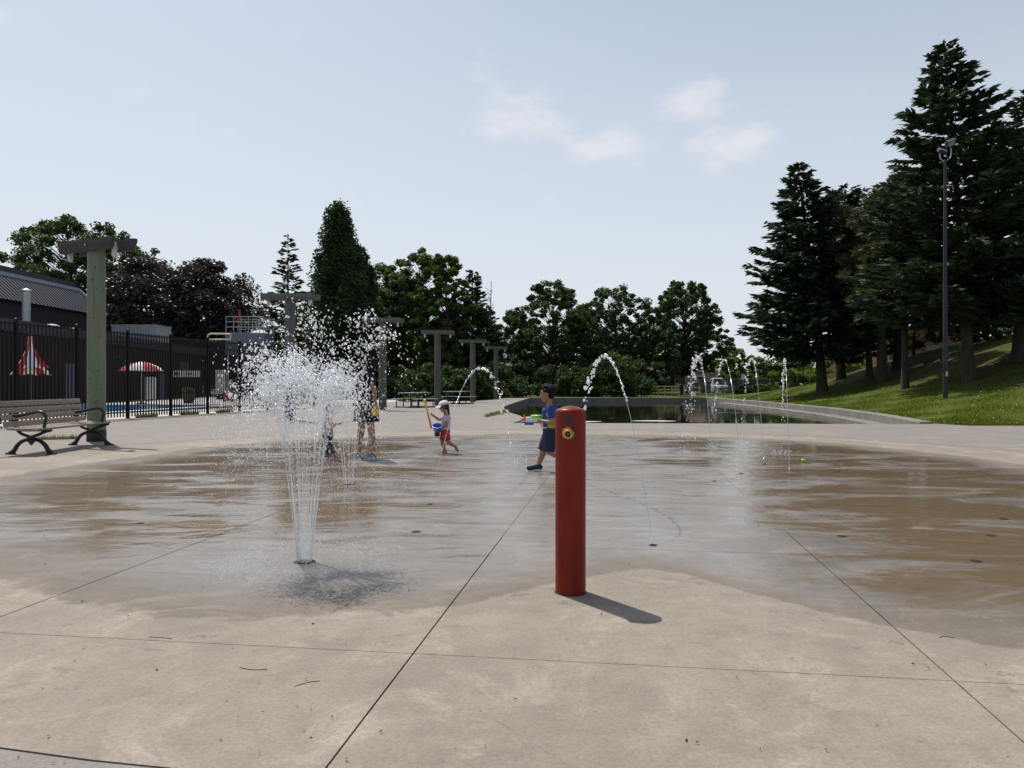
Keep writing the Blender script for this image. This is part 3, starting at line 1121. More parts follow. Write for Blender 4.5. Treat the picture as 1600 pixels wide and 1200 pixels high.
t_post(-8.73, 16.0, R(-26), 4.22, 'wood_green', 'wood_beam', 'greenish round timber post with a T beam standing behind the slatted bench', True)
t_post(-7.4, 25.4, R(-4), 4.22, 'wood_grey', 'wood_beam_pale', 'grey T-shaped timber post behind the large spray of water')
t_post(-5.94, 35.0, R(2), 4.25, 'wood_grey', 'wood_beam_pale', 'grey T-shaped timber post behind the woman in black')
t_post(-4.15, 42.5, R(5), 4.2, 'wood_grey', 'wood_beam_pale', 'grey T-shaped timber post between the two picnic tables')
t_post(-2.6, 50.5, R(8), 4.15, 'wood_grey', 'wood_beam_pale', 'grey T-shaped timber post just past the second picnic table')
t_post(-1.25, 59.5, R(12), 4.15, 'wood_grey', 'wood_beam_pale', 'grey T-shaped timber post at the end of the row beside the pond')

# ------------------------------------------------------------------ park bench
bench = empty('park_bench', (-8.22, 13.95, 0), R(92))
tag(bench, 'wooden slatted park bench with curled black iron arms beside the timber post', 'bench')
# local: x along the bench, y towards the back (-y is the front)
for i in range(5):
    y = -0.20 + i * 0.098
    MB().box((0, y, 0.435 + 0.012 * (i == 0) * -1 + 0.006 * abs(i - 2)), (2.55, 0.085, 0.036), bev=0.006).build('seat_slat', 'bench_wood', bench, True, 30)
for i in range(4):
    z = 0.52 + i * 0.115
    y = 0.275 + i * 0.034
    MB().box((0, y, z), (2.55, 0.036, 0.095), mat=Matrix.Rotation(R(-16), 3, 'X'), bev=0.006).build('back_slat', 'bench_wood', bench, True, 30)
for s in (-0.98, 0.98):
    def P(l):
        return [(s, a, b_) for a, b_ in l]
    fr = MB()
    # crossing arches of the leg
    front = catmull(P([(-0.35, 0.02), (-0.285, 0.07), (-0.225, 0.165), (-0.13, 0.235), (0.02, 0.27)]), 5)
    back = catmull(P([(0.35, 0.02), (0.285, 0.07), (0.225, 0.165), (0.13, 0.235), (-0.02, 0.27)]), 5)
    fr.tube(front, [0.052 - 0.018 * i / len(front) for i in range(len(front))], 8, sy=0.8)
    fr.tube(back, [0.052 - 0.018 * i / len(back) for i in range(len(back))], 8, sy=0.8)
    fr.box((s, 0, 0.27), (0.05, 0.14, 0.10), bev=0.012)
    fr.ext([(-0.06, 0.0), (0.06, 0.0), (0.0, -0.07)], 0.04, Matrix(((0, 1, 0), (1, 0, 0), (0, 0, 1))), (s, 0, 0.225))
    lg = fr.build('leg', 'black_iron', bench, True, 50)
    for e in (-1, 1):
        MB().box((s, e * 0.345, 0.016), (0.075, 0.15, 0.032), bev=0.010).build('foot', 'black_iron', lg, True, 40)
    su = MB()
    su.tube(catmull(P([(0.0, 0.30), (-0.12, 0.34), (-0.24, 0.39), (-0.34, 0.415)]), 5), 0.026, 8)
    su.tube(catmull(P([(0.0, 0.30), (0.10, 0.325), (0.20, 0.38), (0.30, 0.53), (0.345, 0.68), (0.41, 0.90)]), 6), 0.026, 8)
    su.tube(P([(-0.27, 0.405), (0.22, 0.405)]), 0.016, 6)
    su.build('side_frame', 'black_iron', bench, True, 50)
    ar = MB()
    ar.tube(catmull(P([(0.355, 0.665), (0.20, 0.66), (0.02, 0.70), (-0.12, 0.725), (-0.20, 0.70), (-0.245, 0.63), (-0.225, 0.53), (-0.21, 0.42)]), 6), 0.027, 10)
    ar.build('armrest', 'black_iron', bench, True, 50)

# ------------------------------------------------------------------ steel fence round the pool
fence = empty('steel_fence', tuple(fence_a), math.atan2(fence_d.y, fence_d.x))
tag(fence, 'tall black steel picket fence around the swimming pool', 'fence')
FH, STEP = 3.0, 2.27
pick_me = None
NP = 16
rail_me = None
post_me = None
cap_me = None
for i in range(-3, 10):
    x0 = i * STEP
    if post_me is None:
        po = MB().box((0, 0, FH / 2 + 0.02), (0.09, 0.09, FH + 0.08), bev=0.004).build('post', 'fence_black', fence)
        post_me = po.data
        cp = MB().box((0, 0, 0.012), (0.105, 0.105, 0.024), bev=0.004).ball((0, 0, 0.03), (0.045, 0.045, 0.03), 10).build('cap', 'fence_black', po, True, 40)
        cap_me = cp.data
    else:
        po = link(bpy.data.objects.new('post', post_me), fence)
        cp = link(bpy.data.objects.new('cap', cap_me), po)
    po.location = (x0, 0, 0)
    cp.location = (0, 0, FH + 0.06)
    if i == 9:
        break
    ra = empty('panel', (x0, 0, 0))
    ra.parent = fence
    for z in (FH - 0.06, FH - 0.36, 0.22):
        if rail_me is None:
            q = MB().box((STEP / 2, 0, 0), (STEP - 0.09, 0.04, 0.045)).build('rail', 'fence_black', ra)
            rail_me = q.data
        else:
            q = link(bpy.data.objects.new('rail', rail_me), ra)
        q.location = (0, 0, z)
    for j in range(NP):
        if pick_me is None:
            q = MB().box((0, 0, FH / 2 + 0.03), (0.034, 0.034, FH - 0.06)).build('picket', 'fence_black', ra)
            pick_me = q.data
        else:
            q = link(bpy.data.objects.new('picket', pick_me), ra)
        q.location = (STEP * (j + 0.5) / NP + 0.0, 0, 0)

# ------------------------------------------------------------------ poolside buildings
def box_obj(name, c, s, mat, parent, bev=0.0):
    return MB().box(c, s, bev=bev).build(name, mat, parent)


ph = empty('pool_house', (-27.3, 54.5, 0), math.atan2(33, -3.4) - PI / 2)
tag(ph, 'long low brown brick pool house behind the black fence', 'building')
# local: y along the facade, x>0 towards the pool
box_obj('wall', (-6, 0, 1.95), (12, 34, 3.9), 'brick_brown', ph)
box_obj('fascia', (-6, 0, 4.2), (12.5, 34.6, 0.62), 'dark_fascia', ph)
for (y, w, h, z, m) in ((6.3, 1.1, 2.1, 1.05, 'navy_panel'), (-9.0, 1.6, 2.4, 1.2, 'navy_panel'), (-1.5, 2.4, 0.9, 2.6, 'glass_dark'), (11.5, 2.4, 0.9, 2.6, 'glass_dark')):
    nm = 'door' if h > 1.5 else 'window'
    d_ = box_obj(nm, (0.03, y, z), (0.10, w, h), m, ph)
    box_obj('frame', (0.02, y, z), (0.07, w + 0.16, h + 0.12), 'dark_fascia', d_)
for nm, x, y, r, h in (('exhaust_stack', -28.7, 45.0, 0.225, 2.35),):
    s_ = empty(nm, (x, y, 4.5))
    tag(s_, 'grey metal exhaust stack on the pool house roof', 'chimney')
    MB().tube([(0, 0, 0), (0, 0, h - 0.18)], r, 20).build('pipe', 'galvanised', s_, True, 40)
    MB().lathe([(r * 1.25, h - 0.2), (r * 1.25, h - 0.1), (0.0, h + 0.02)], 20).build('rain_cap', 'galvanised', s_, True, 40)
for x, y, lb in ((-28.7, 47.5, 'larger white dome vent on the pool house roof near the stack'), (-28.3, 49.0, 'flatter white dome vent on the pool house roof')):
    s_ = MB().lathe([(0.6, 0.0), (0.6, 0.12), (0.5, 0.3 if y < 48 else 0.24), (0.25, 0.42 if y < 48 else 0.3), (0.0, 0.45 if y < 48 else 0.32)], 20).build('roof_vent', 'pale_grey', None, True, 50)
    s_.location = (x, y, 4.5)
    tag(s_, lb, 'vent')
hv = empty('roof_unit', (-29.4, 60.5, 4.5))
tag(hv, 'pale grey boxy ventilation unit on the pool house roof', 'roof unit')
MB().box((0, 0, 0.62), (3.6, 2.4, 1.24), bev=0.03).build('casing', 'pale_grey', hv)
MB().box((0, 0, 1.27), (3.7, 2.5, 0.06), bev=0.01).build('lid', 'galvanised', hv)

gb = empty('gym_building', (-34.4, 50, 0))
tag(gb, 'dark building with a sloped ribbed metal roof behind the pool house', 'building')
box_obj('wall', (-9, 2, 3.5), (17.6, 23.6, 7.0), 'wall_dark', gb)
ry0, ry1 = -12.0, 13.9
rf = MB().add([(0.25, ry0, 6.95), (0.25, ry1, 6.95), (-2.0, ry1, 9.0), (-2.0, ry0, 9.0), (-2.4, ry0, 6.9), (-2.4, ry1, 6.9)],
              [(0, 1, 2, 3), (1, 5, 2), (0, 3, 4), (3, 2, 5, 4), (0, 4, 5, 1)]).build('roof', 'roof_metal', gb)
ns = 58
rib_me = None
dirv = Vector((-2.25, 0, 2.05))
Mr = Matrix.Rotation(math.atan2(2.05, 2.25), 3, 'Y')
for i in range(ns):
    y = ry0 + 0.2 + (ry1 - ry0 - 0.4) * i / (ns - 1)
    if rib_me is None:
        q = MB().box((0, 0, 0), (dirv.length - 0.05, 0.05, 0.05), mat=Mr).build('rib', 'roof_metal', rf)
        rib_me = q.data
    else:
        q = link(bpy.data.objects.new('rib', rib_me), rf)
    q.location = (-0.875 + 0.02, y, 7.975 + 0.02)
box_obj('ridge_trim', (-2.1, 0.95, 9.1), (0.35, 26.1, 0.28), 'roof_trim', rf)
box_obj('parapet', (-3.2, 0.95, 9.45), (1.9, 26.1, 0.55), 'dark_fascia', gb)
MB().box((-0.875, 13.98, 8.02), (dirv.length + 0.1, 0.14, 0.30), mat=Mr).build('rake_trim', 'roof_trim', rf)

# things by the pool
um = empty('closed_parasol', (-17.7, 28.0, 0))
tag(um, 'half-folded red and white striped parasol behind the black fence', 'parasol')
MB().tube([(0, 0, 0), (0, 0, 3.05)], 0.024, 8).build('pole', 'galvanised', um)
MB().lathe([(0.3, 0.0), (0.3, 0.06), (0.06, 0.12), (0.04, 0.3)], 20).build('base', 'pale_grey', um, True, 40)
for i in range(8):
    a0, a1 = 2 * PI * i / 8 + 0.25, 2 * PI * (i + 1) / 8 + 0.25
    vs, fs = [], []
    N, Mh = 5, 8
    for j in range(Mh + 1):
        t = j / Mh
        rr = 0.07 + 0.62 * t ** 1.9
        for q in range(N + 1):
            a = a0 + (a1 - a0) * q / N
            fold = 1 - 0.35 * math.sin(PI * q / N) * (0.3 + 0.7 * t)
            sc = 0.06 * abs(math.sin(PI * q / N)) * t
            vs.append((rr * fold * math.cos(a), rr * fold * math.sin(a), 3.02 - 1.5 * t + sc + (0.25 if i in (6, 7) else 0) * t * t))
    fs = [(j * (N + 1) + q, j * (N + 1) + q + 1, (j + 1) * (N + 1) + q + 1, (j + 1) * (N + 1) + q) for j in range(Mh) for q in range(N)]
    g_ = MB().add(vs, fs).build('canopy_panel', 'fabric_red' if i % 2 else 'fabric_white', um, True)
um = empty('open_parasol', (-21.9, 45.0, 0))
tag(um, 'open red and white parasol by the pool behind the fence', 'parasol')
MB().tube([(0, 0, 0), (0, 0, 2.5)], 0.022, 8).build('pole', 'galvanised', um)
MB().lathe([(0.3, 0.0), (0.3, 0.06), (0.06, 0.12), (0.04, 0.3)], 20).build('base', 'pale_grey', um, True, 40)
for i in range(8):
    a0, a1 = 2 * PI * i / 8 - 0.2, 2 * PI * (i + 1) / 8 - 0.2
    vs = []
    N, Mh = 4, 6
    for j in range(Mh + 1):
        t = j / Mh
        for q in range(N + 1):
            a = a0 + (a1 - a0) * q / N
            rr = 1.2 * t * (1 - 0.06 * math.sin(PI * q / N))
            z = 2.52 - 0.42 * t ** 1.6 - (0.12 if j == Mh else 0)
            vs.append((rr * math.cos(a), rr * math.sin(a), z))
    fs = [(j * (N + 1) + q, j * (N + 1) + q + 1, (j + 1) * (N + 1) + q + 1, (j + 1) * (N + 1) + q) for j in range(Mh) for q in range(N)]
    MB().add(vs, fs).build('canopy_panel', 'fabric_red' if i % 2 else 'fabric_white', um, True)

bd = empty('white_board', (-21.7, 45.8, 0))
tag(bd, 'white upright board under the open parasol behind the fence', 'board')
box_obj('panel', (0, 0, 0.95), (0.72, 0.05, 1.35), 'white_paint', bd, 0.006)
for s in (-0.3, 0.3):
    box_obj('leg', (s, 0.03, 0.2), (0.05, 0.05, 0.4), 'galvanised', bd)
sg = empty('wall_sign', (-25.6, 60.0, 1.78))
tag(sg, 'white oblong sign with dark lettering on the pool house wall', 'sign')
sg.rotation_euler = (0, 0, R(18))
box_obj('board', (0, 0, 0.22), (2.0, 0.05, 0.5), 'white_paint', sg, 0.005)
box_obj('bracket', (0, 0.45, 0.22), (0.1, 0.9, 0.1), 'galvanised', sg)
wr = random.Random(8)
for i in range(11):
    xx = -0.82 + i * 0.145
    mb = MB()
    if i < 2:
        mb.box((xx, -0.028, 0.22), (0.10, 0.006, 0.26))
    else:
        mb.box((xx, -0.028, 0.21), (0.035, 0.006, 0.17)).box((xx + 0.04, -0.029, 0.21 + wr.choice((-0.07, 0, 0.07))), (0.07, 0.006, 0.035))
    mb.build('lettering', 'sign_ink', sg)
wd = empty('white_cabinet', (-22.9, 60.0, 0))
tag(wd, 'tall narrow white cabinet by the pool house behind the fence', 'cabinet')
box_obj('body', (0, 0, 1.35), (0.72, 0.4, 1.9), 'white_paint', wd, 0.01)
box_obj('plinth', (0, 0, 0.2), (0.68, 0.36, 0.42), 'wall_dark', wd)
box_obj('handle', (0.25, -0.22, 1.35), (0.03, 0.05, 0.16), 'galvanised', wd)
pt = empty('flower_planter', (AX(295, 47.6), 47.6, 0))
tag(pt, 'dark round planter with leafy plants on the pool deck', 'planter')
MB().lathe([(0.30, 0.0), (0.40, 0.55), (0.43, 0.58), (0.40, 0.60), (0.36, 0.5), (0.0, 0.5)], 20).build('pot', 'terracotta', pt, True, 40)
bx_ = empty('orange_crate', (AX(357, 52), 52, 0))
tag(bx_, 'orange slatted crate standing on the pool deck', 'crate')
for s in range(4):
    box_obj('slat', (0, -0.2, 0.12 + s * 0.16), (0.6, 0.03, 0.11), 'orange_thing', bx_)
for s in (-0.27, 0.27):
    box_obj('side', (s, 0, 0.33), (0.04, 0.4, 0.66), 'orange_thing', bx_)

tw = empty('slide_tower', (-20.6, 60, 0))
tag(tw, 'blue-grey water slide tower with railings behind the fence', 'tower')
box_obj('platform', (0, 0, 4.3), (3.0, 2.6, 1.7), 'blue_grey', tw, 0.02)
for sx in (-1.35, 1.35):
    for sy in (-1.1, 1.1):
        box_obj('leg', (sx, sy, 1.75), (0.16, 0.16, 3.5), 'galvanised', tw)
for i in range(6):
    for sy in (-1.27, 1.27):
        MB().tube([(-1.45 + i * 0.58, sy, 5.13), (-1.45 + i * 0.58, sy, 6.4)], 0.025, 6).build('rail_post', 'galvanised', tw)
for z in (5.6, 6.0, 6.4):
    for sy in (-1.27, 1.27):
        MB().tube([(-1.46, sy, z), (1.46, sy, z)], 0.025, 6).build('rail', 'galvanised', tw)
fu = empty('red_parasol', (AX(373, 60), 60.2, 5.14))
tag(fu, 'folded red parasol standing on the slide tower', 'parasol')
MB().tube([(0, 0, 0), (0, 0, 1.9)], 0.025, 6).build('pole', 'galvanised', fu)
MB().lathe([(0.16, 0.75), (0.14, 1.2), (0.06, 1.85), (0.0, 1.95)], 10).build('canopy', 'fabric_red', fu, True)
pf = empty('shower_stand', (AX(324, 50), 50, 0))
tag(pf, 'cream pipe stand with two level arms behind the fence', 'pipe stand')
MB().tube(catmull([(0, 0, 0), (0, 0, 2.5), (0, 0, 4.2), (0.15, 0, 4.47), (0.5, 0, 4.5), (1.55, 0, 4.48)], 6), 0.05, 8).build('upright', 'cream_pipe', pf, True)
MB().tube([(0, 0, 4.12), (1.5, 0, 4.14)], 0.045, 8).build('arm', 'cream_pipe', pf, True)
MB().tube([(1.55, 0, 4.5), (1.5, 0, 4.12)], 0.05, 8).build('end_piece', 'cream_pipe', pf, True)

# ------------------------------------------------------------------ picnic tables
def picnic(x, y, rz, lbl):
    t = empty('picnic_table', (x, y, 0), rz)
    tag(t, lbl, 'picnic table', 'picnic tables along the row of posts')
    for i in range(3):
        box_obj('table_plank', (-0.25 + i * 0.25, 0, 0.745), (0.235, 1.8, 0.04), 'galvanised', t, 0.006)
    for s in (-0.7, 0.7):
        box_obj('seat_plank', (s, 0, 0.435), (0.26, 1.8, 0.04), 'galvanised', t, 0.006)
    for sy in (-0.62, 0.62):
        MB().tube([(-0.85, sy, 0.03), (0.85, sy, 0.03)], 0.026, 8).build('foot_rail', 'black_iron', t)
        MB().tube([(-0.7, sy, 0.03), (-0.7, sy, 0.42)], 0.026, 8).build('seat_leg', 'black_iron', t)
        MB().tube([(0.7, sy, 0.03), (0.7, sy, 0.42)], 0.026, 8).build('seat_leg', 'black_iron', t)
        MB().tube([(-0.25, sy, 0.03), (-0.22, sy, 0.73)], 0.03, 8).build('table_leg', 'black_iron', t)
        MB().tube([(0.25, sy, 0.03), (0.22, sy, 0.73)], 0.03, 8).build('table_leg', 'black_iron', t)
    return t


picnic(-5.0, 39.2, R(-32), 'metal picnic table on the plaza between two posts near the shrubs')
picnic(-3.35, 46.0, R(-32), 'metal picnic table on the plaza behind the girl in the white cap')

# ------------------------------------------------------------------ pole lamp on the bank
lx, ly = 18.2, 32.0
lz = hill(lx, ly) - 0.05
lamp = empty('floodlight_pole', (lx, ly, lz))
tag(lamp, 'tall dark pole with tilted floodlights on the grass bank', 'lamp post')
LH = 11.0
MB().tube([(0, 0, 0), (0, 0, LH * 0.5), (0, 0, LH - 0.9)], [0.10, 0.08, 0.055], 20).build('pole', 'steel_dark' if 'steel_dark' in MATS else 'dark_fascia', lamp, True, 40)
MB().tube(catmull([(0, 0, LH - 1.0), (-0.2, 0, LH - 0.85), (-0.22, 0, LH - 0.55)], 5), 0.025, 8).build('bracket', 'galvanised', lamp, True)
MB().tube(catmull([(0, 0, LH - 0.95), (0.22, 0, LH - 0.8), (0.25, 0, LH - 0.4)], 5), 0.025, 8).build('bracket', 'galvanised', lamp, True)
for sx, dz, ry, rx in ((-0.12, 0.55, R(20), R(-55)), (0.22, 0.2, R(-20), R(35))):
    Mh_ = Matrix.Rotation(ry, 3, 'Y') @ Matrix.Rotation(rx, 3, 'X')
    hd = MB().box((sx, 0, LH - dz), (0.36, 0.14, 0.26), mat=Mh_, bev=0.02).build('floodlight', 'dark_fascia', lamp)
    MB().box(Vector((sx, 0, LH - dz)) + Mh_ @ Vector((0, -0.075, 0)), (0.30, 0.012, 0.20), mat=Mh_).build('lens', 'pale_grey', hd)
    MB().box(Vector((sx, 0, LH - dz)) + Mh_ @ Vector((0, -0.03, 0.14)), (0.38, 0.22, 0.015), mat=Mh_).build('visor', 'dark_fascia', hd)
box_obj('access_hatch', (0, -0.12, 1.1), (0.09, 0.03, 0.2), 'galvanised', lamp)

# ------------------------------------------------------------------ far things: rails, cars, buildings, mesh fence
yr = empty('pipe_railing', (AX(1028, 76), 76, 0))
tag(yr, 'pale yellow pipe railing beyond the far pond wall', 'railing')
for i in range(7):
    MB().tube([(-2.1 + i * 0.7, 0, -0.03), (-2.1 + i * 0.7, 0, 0.95)], 0.04, 8).build('upright', 'yellow_pipe', yr)
for z in (0.35, 0.65, 0.95):
    MB().tube([(-2.1, 0, z), (2.1, 0, z)], 0.035, 8).build('rail', 'yellow_pipe', yr)
yr2 = empty('bollard_gate', (AX(1083, 78), 78, 0))
tag(yr2, 'three yellow upright posts of a gate beside the pipe railing', 'gate')
for i in range(3):
    MB().tube([(-0.9 + i * 0.8, 0, -0.03), (-0.9 + i * 0.8, 0, 1.1 + 0.1 * (i % 2))], 0.07, 10).build('upright', 'yellow_pipe', yr2)
MB().tube([(-0.9, 0, 0.8), (0.7, 0, 0.8)], 0.04, 8).build('rail', 'yellow_pipe', yr2)


def car(x, y, rz, paint, lbl, h=1.7, L=4.5):
    t = empty('parked_car', (x, y, -0.018), rz)
    tag(t, lbl, 'car', 'cars parked on the far street')
    W = 1.82
    pr = [(-L / 2, 0.35), (-L / 2 + 0.04, 0.75), (-L / 2 + 0.15, 0.98), (-L * 0.20, 1.06), (-L * 0.08, h - 0.08), (L * 0.02, h), (L * 0.36, h - 0.03), (L * 0.45, 1.05),
          (L / 2 - 0.03, 0.95), (L / 2, 0.4), (L * 0.42, 0.28), (-L * 0.42, 0.28)]
    b_ = MB()
    n = len(pr)
    vs = []
    for s in (-1, 1):
        for (a, z) in pr:
            w = W / 2 * (1.0 if z < 1.07 else 0.82)
            vs.append((a, s * w, z))
    tris = tessellate_polygon([[Vector((a, z, 0)) for a, z in pr]])
    fs = [tuple(tt) for tt in tris] + [tuple(n + q for q in tt) for tt in tris] + [(i, (i + 1) % n, n + (i + 1) % n, n + i) for i in range(n)]
    b_.add(vs, fs).build('body', paint, t)
    for s in (-1, 1):
        for (a0, a1) in ((-0.06, 0.14), (0.155, 0.36)):
            MB().add([(L * a0 - 0.02, s * W / 2 * 0.985, 1.1), (L * a1, s * W / 2 * 0.985, 1.1), (L * a1 - 0.02, s * W / 2 * 0.86, h - 0.16), (L * a0 + 0.12, s * W / 2 * 0.86, h - 0.16)],
                     [(0, 1, 2, 3)]).build('side_window', 'glass_dark', t)
    MB().add([(-L * 0.195, -0.7, 1.12), (-L * 0.195, 0.7, 1.12), (-L * 0.105, 0.64, h - 0.14), (-L * 0.105, -0.64, h - 0.14)], [(0, 1, 2, 3)]).build('windscreen', 'glass_dark', t).location = (-0.03, 0, 0.03)
    MB().add([(L * 0.455, -0.7, 1.12), (L * 0.455, 0.7, 1.12), (L * 0.385, 0.64, h - 0.18), (L * 0.385, -0.64, h - 0.18)], [(0, 1, 2, 3)]).build('rear_window', 'glass_dark', t).location = (0.03, 0, 0.02)
    for sx in (-L * 0.31, L * 0.31):
        for s in (-1, 1):
            w_ = MB().tube([(sx, s * (W / 2 - 0.2), 0.34), (sx, s * (W / 2 + 0.01), 0.34)], 0.34, 20).build('wheel', 'tyre', t, True, 40)
            MB().tube([(sx, s * (W / 2), 0.34), (sx, s * (W / 2 + 0.02), 0.34)], 0.2, 16).build('rim', 'galvanised', w_, True, 40)
    for s in (-1, 1):
        MB().box((-L / 2 + 0.06, s * 0.66, 0.8), (0.1, 0.36, 0.16)).build('headlight', 'lamp_glass', t)
        MB().box((L / 2 - 0.02, s * 0.72, 0.85), (0.06, 0.2, 0.22)).build('tail_light', 'red_light', t)
    MB().box((-L / 2 + 0.02, 0, 0.6), (0.05, 0.8, 0.16)).build('grille', 'black_rubber', t)
    return t


car(AX(803, 101), 101, R(75), 'car_white', 'white car parked on the far street beside the row of posts')
car(AX(1122, 98.5), 98.5, R(84), 'car_white', 'white van-like car on the street behind the far pond corner', 2.0)
car(AX(1087, 99.5), 99.5, R(10), 'car_dark', 'dark car parked beside the white van-like car', 1.55)

def house(x, y, w, dp, h, rh, rz, lbl, wall='house_wall', roof='house_roof'):
    t = empty('house', (x, y, -0.05), rz)
    tag(t, lbl, 'house')
    box_obj('wall', (0, 0, h / 2), (w, dp, h), wall, t)
    e = 0.4
    MB().add([(-w / 2 - e, -dp / 2 - e, h - 0.1), (w / 2 + e, -dp / 2 - e, h - 0.1), (w / 2 + e, dp / 2 + e, h - 0.1), (-w / 2 - e, dp / 2 + e, h - 0.1),
              (-w / 2 - e, 0, h + rh), (w / 2 + e, 0, h + rh)], [(0, 1, 5, 4), (2, 3, 4, 5), (1, 2, 5), (3, 0, 4), (0, 3, 2, 1)]).build('roof', roof, t)
    for sx in (-0.3, 0.05, 0.3):
        q = box_obj('window', (w * sx, -dp / 2 - 0.02, h * 0.55), (1.3, 0.06, 1.2), 'glass_dark', t)
        box_obj('frame', (w * sx, -dp / 2 - 0.01, h * 0.55), (1.5, 0.06, 1.4), 'white_paint', q)
    box_obj('door', (-w * 0.12, -dp / 2 - 0.03, 1.05), (1.0, 0.06, 2.1), 'navy_panel', t)
    return t


house(26.5, 128, 13, 9, 3.4, 2.6, R(4), 'low house with a reddish gable roof hidden among the far trees')
house(-1.5, 130, 12, 9, 4.0, 2.2, R(-3), 'grey house with a gable roof behind the parked white car', 'house_wall', 'dark_fascia')

# brick building on the right with its downpipe
bb = empty('brick_building', (44.5, 80, -0.1))
tag(bb, 'red-brown brick building behind the spruces on the bank', 'building')
box_obj('wall', (-4, 0, 3.3), (10, 12, 6.6), 'brick_red', bb)
box_obj('coping', (-4, 0, 6.7), (10.3, 12.3, 0.2), 'dark_fascia', bb)
MB().tube([(-8.0, -6.1, 0), (-8.0, -6.1, 6.4)], 0.07, 8).build('downpipe', 'galvanised', bb)
for sx in (-3.5, -0.6):
    q = box_obj('window', (sx, -6.02, 4.4), (1.8, 0.08, 1.3), 'glass_dark', bb)
    box_obj('frame', (sx, -6.0, 4.4), (2.0, 0.08, 1.5), 'dark_fascia', q)
bw = empty('brick_shed', (AX(1200, 95), 97, -0.1))
tag(bw, 'low brown brick shed behind the mesh fence', 'shed')
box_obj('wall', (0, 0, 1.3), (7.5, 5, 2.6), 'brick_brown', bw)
box_obj('roof', (0, 0, 2.68), (7.9, 5.4, 0.16), 'dark_fascia', bw)
box_obj('door', (1.5, -2.52, 1.05), (1.0, 0.06, 2.1), 'navy_panel', bw)
ob = empty('office_block', (AX(1362, 160), 165, 0))
tag(ob, 'distant blue glass office block glimpsed between the conifers', 'building')
box_obj('core', (0, 0, 8.5), (7, 8, 17), 'pale_grey', ob)
for i in range(4):
    for j in range(6):
        box_obj('pane', (-2.55 + i * 1.7, -4.02, 1.8 + j * 2.7), (1.5, 0.08, 2.3), 'glass_blue', ob)

mf = empty('mesh_fence', (AX(1055, 84), 84, -0.03))
tag(mf, 'grey wire mesh fence along the far edge of the park', 'fence')
for i in range(9):
    MB().tube([(i * 2.6, 0, 0), (i * 2.6, 0, 1.85)], 0.035, 8).build('post', 'galvanised', mf)
MB().tube([(0, 0, 1.82), (20.8, 0, 1.82)], 0.025, 6).build('top_rail', 'galvanised', mf)
wv, wf = [], []
for s in (-1, 1):
    for i in range(-14, 150):
        x0 = i * 0.15
        pts = [(x0, 0.05), (x0 + s * 1.72, 1.77)]
        pa = []
        for t in (0, 1):
            pa.append((x0 + s * 1.72 * t, 0.05 + 1.72 * t))
        if min(pa[0][0], pa[1][0]) < 0 or max(pa[0][0], pa[1][0]) > 20.8:
            continue
        b0 = len(wv)
        for (x, z) in pa:
            wv += [(x - 0.006, 0.004 * s, z), (x + 0.006, 0.004 * s, z)]
        wf.append((b0, b0 + 1, b0 + 3, b0 + 2))
o = np_obj('wire_mesh', wv, wf, 'galvanised', mf)
o['kind'] = 'stuff'
ns_ = empty('notice_sign', (AX(1161, 83), 83, -0.03))
tag(ns_, 'small white notice on a post by the mesh fence', 'sign')
MB().tube([(0, 0, 0), (0, 0, 2.3)], 0.035, 8).build('post', 'galvanised', ns_)
box_obj('plate', (0, -0.05, 2.0), (0.42, 0.02, 0.62), 'white_paint', ns_)

# ------------------------------------------------------------------ trees
def cards(c, a, b):
    """rhombic leaf faces: centres c, half-length vectors a, half-width vectors b"""
    n = len(c)
    v = np.empty((n, 4, 3), dtype=np.float32)
    v[:, 0] = c - a
    v[:, 1] = c + b
    v[:, 2] = c + a
    v[:, 3] = c - b
    f = np.arange(n * 4, dtype=np.int32).reshape(n, 4)
    return v.reshape(-1, 3), f


def unit(v):
    return v / np.maximum(np.linalg.norm(v, axis=1, keepdims=True), 1e-9)


def rand_unit(rng, n):
    return unit(rng.normal(size=(n, 3)))


def leaf_cloud(rng, centres, rad, per, size, aspect=0.62, flat=0.75, up=0.5, needle=False):
    """leaves gathered round each clump centre"""
    n = len(centres) * per
    cc = np.repeat(centres, per, axis=0)
    rr = np.repeat(rad, per)[:, None]
    d = rand_unit(rng, n)
    q = rng.random((n, 1)) ** 0.45
    off = d * q * rr
    off[:, 2] *= flat
    c = cc + off
    sz = size * rng.uniform(0.6, 1.35, (n, 1))
    if needle:
        a = unit(d + 0.35 * rng.normal(size=(n, 3))) * sz
    else:
        a = rand_unit(rng, n)
        a[:, 2] *= 0.6
        a = unit(a) * sz
    nrm = rand_unit(rng, n)
    nrm[:, 2] += up
    b = unit(np.cross(nrm, a)) * sz * aspect
    return cards(c, a, b)


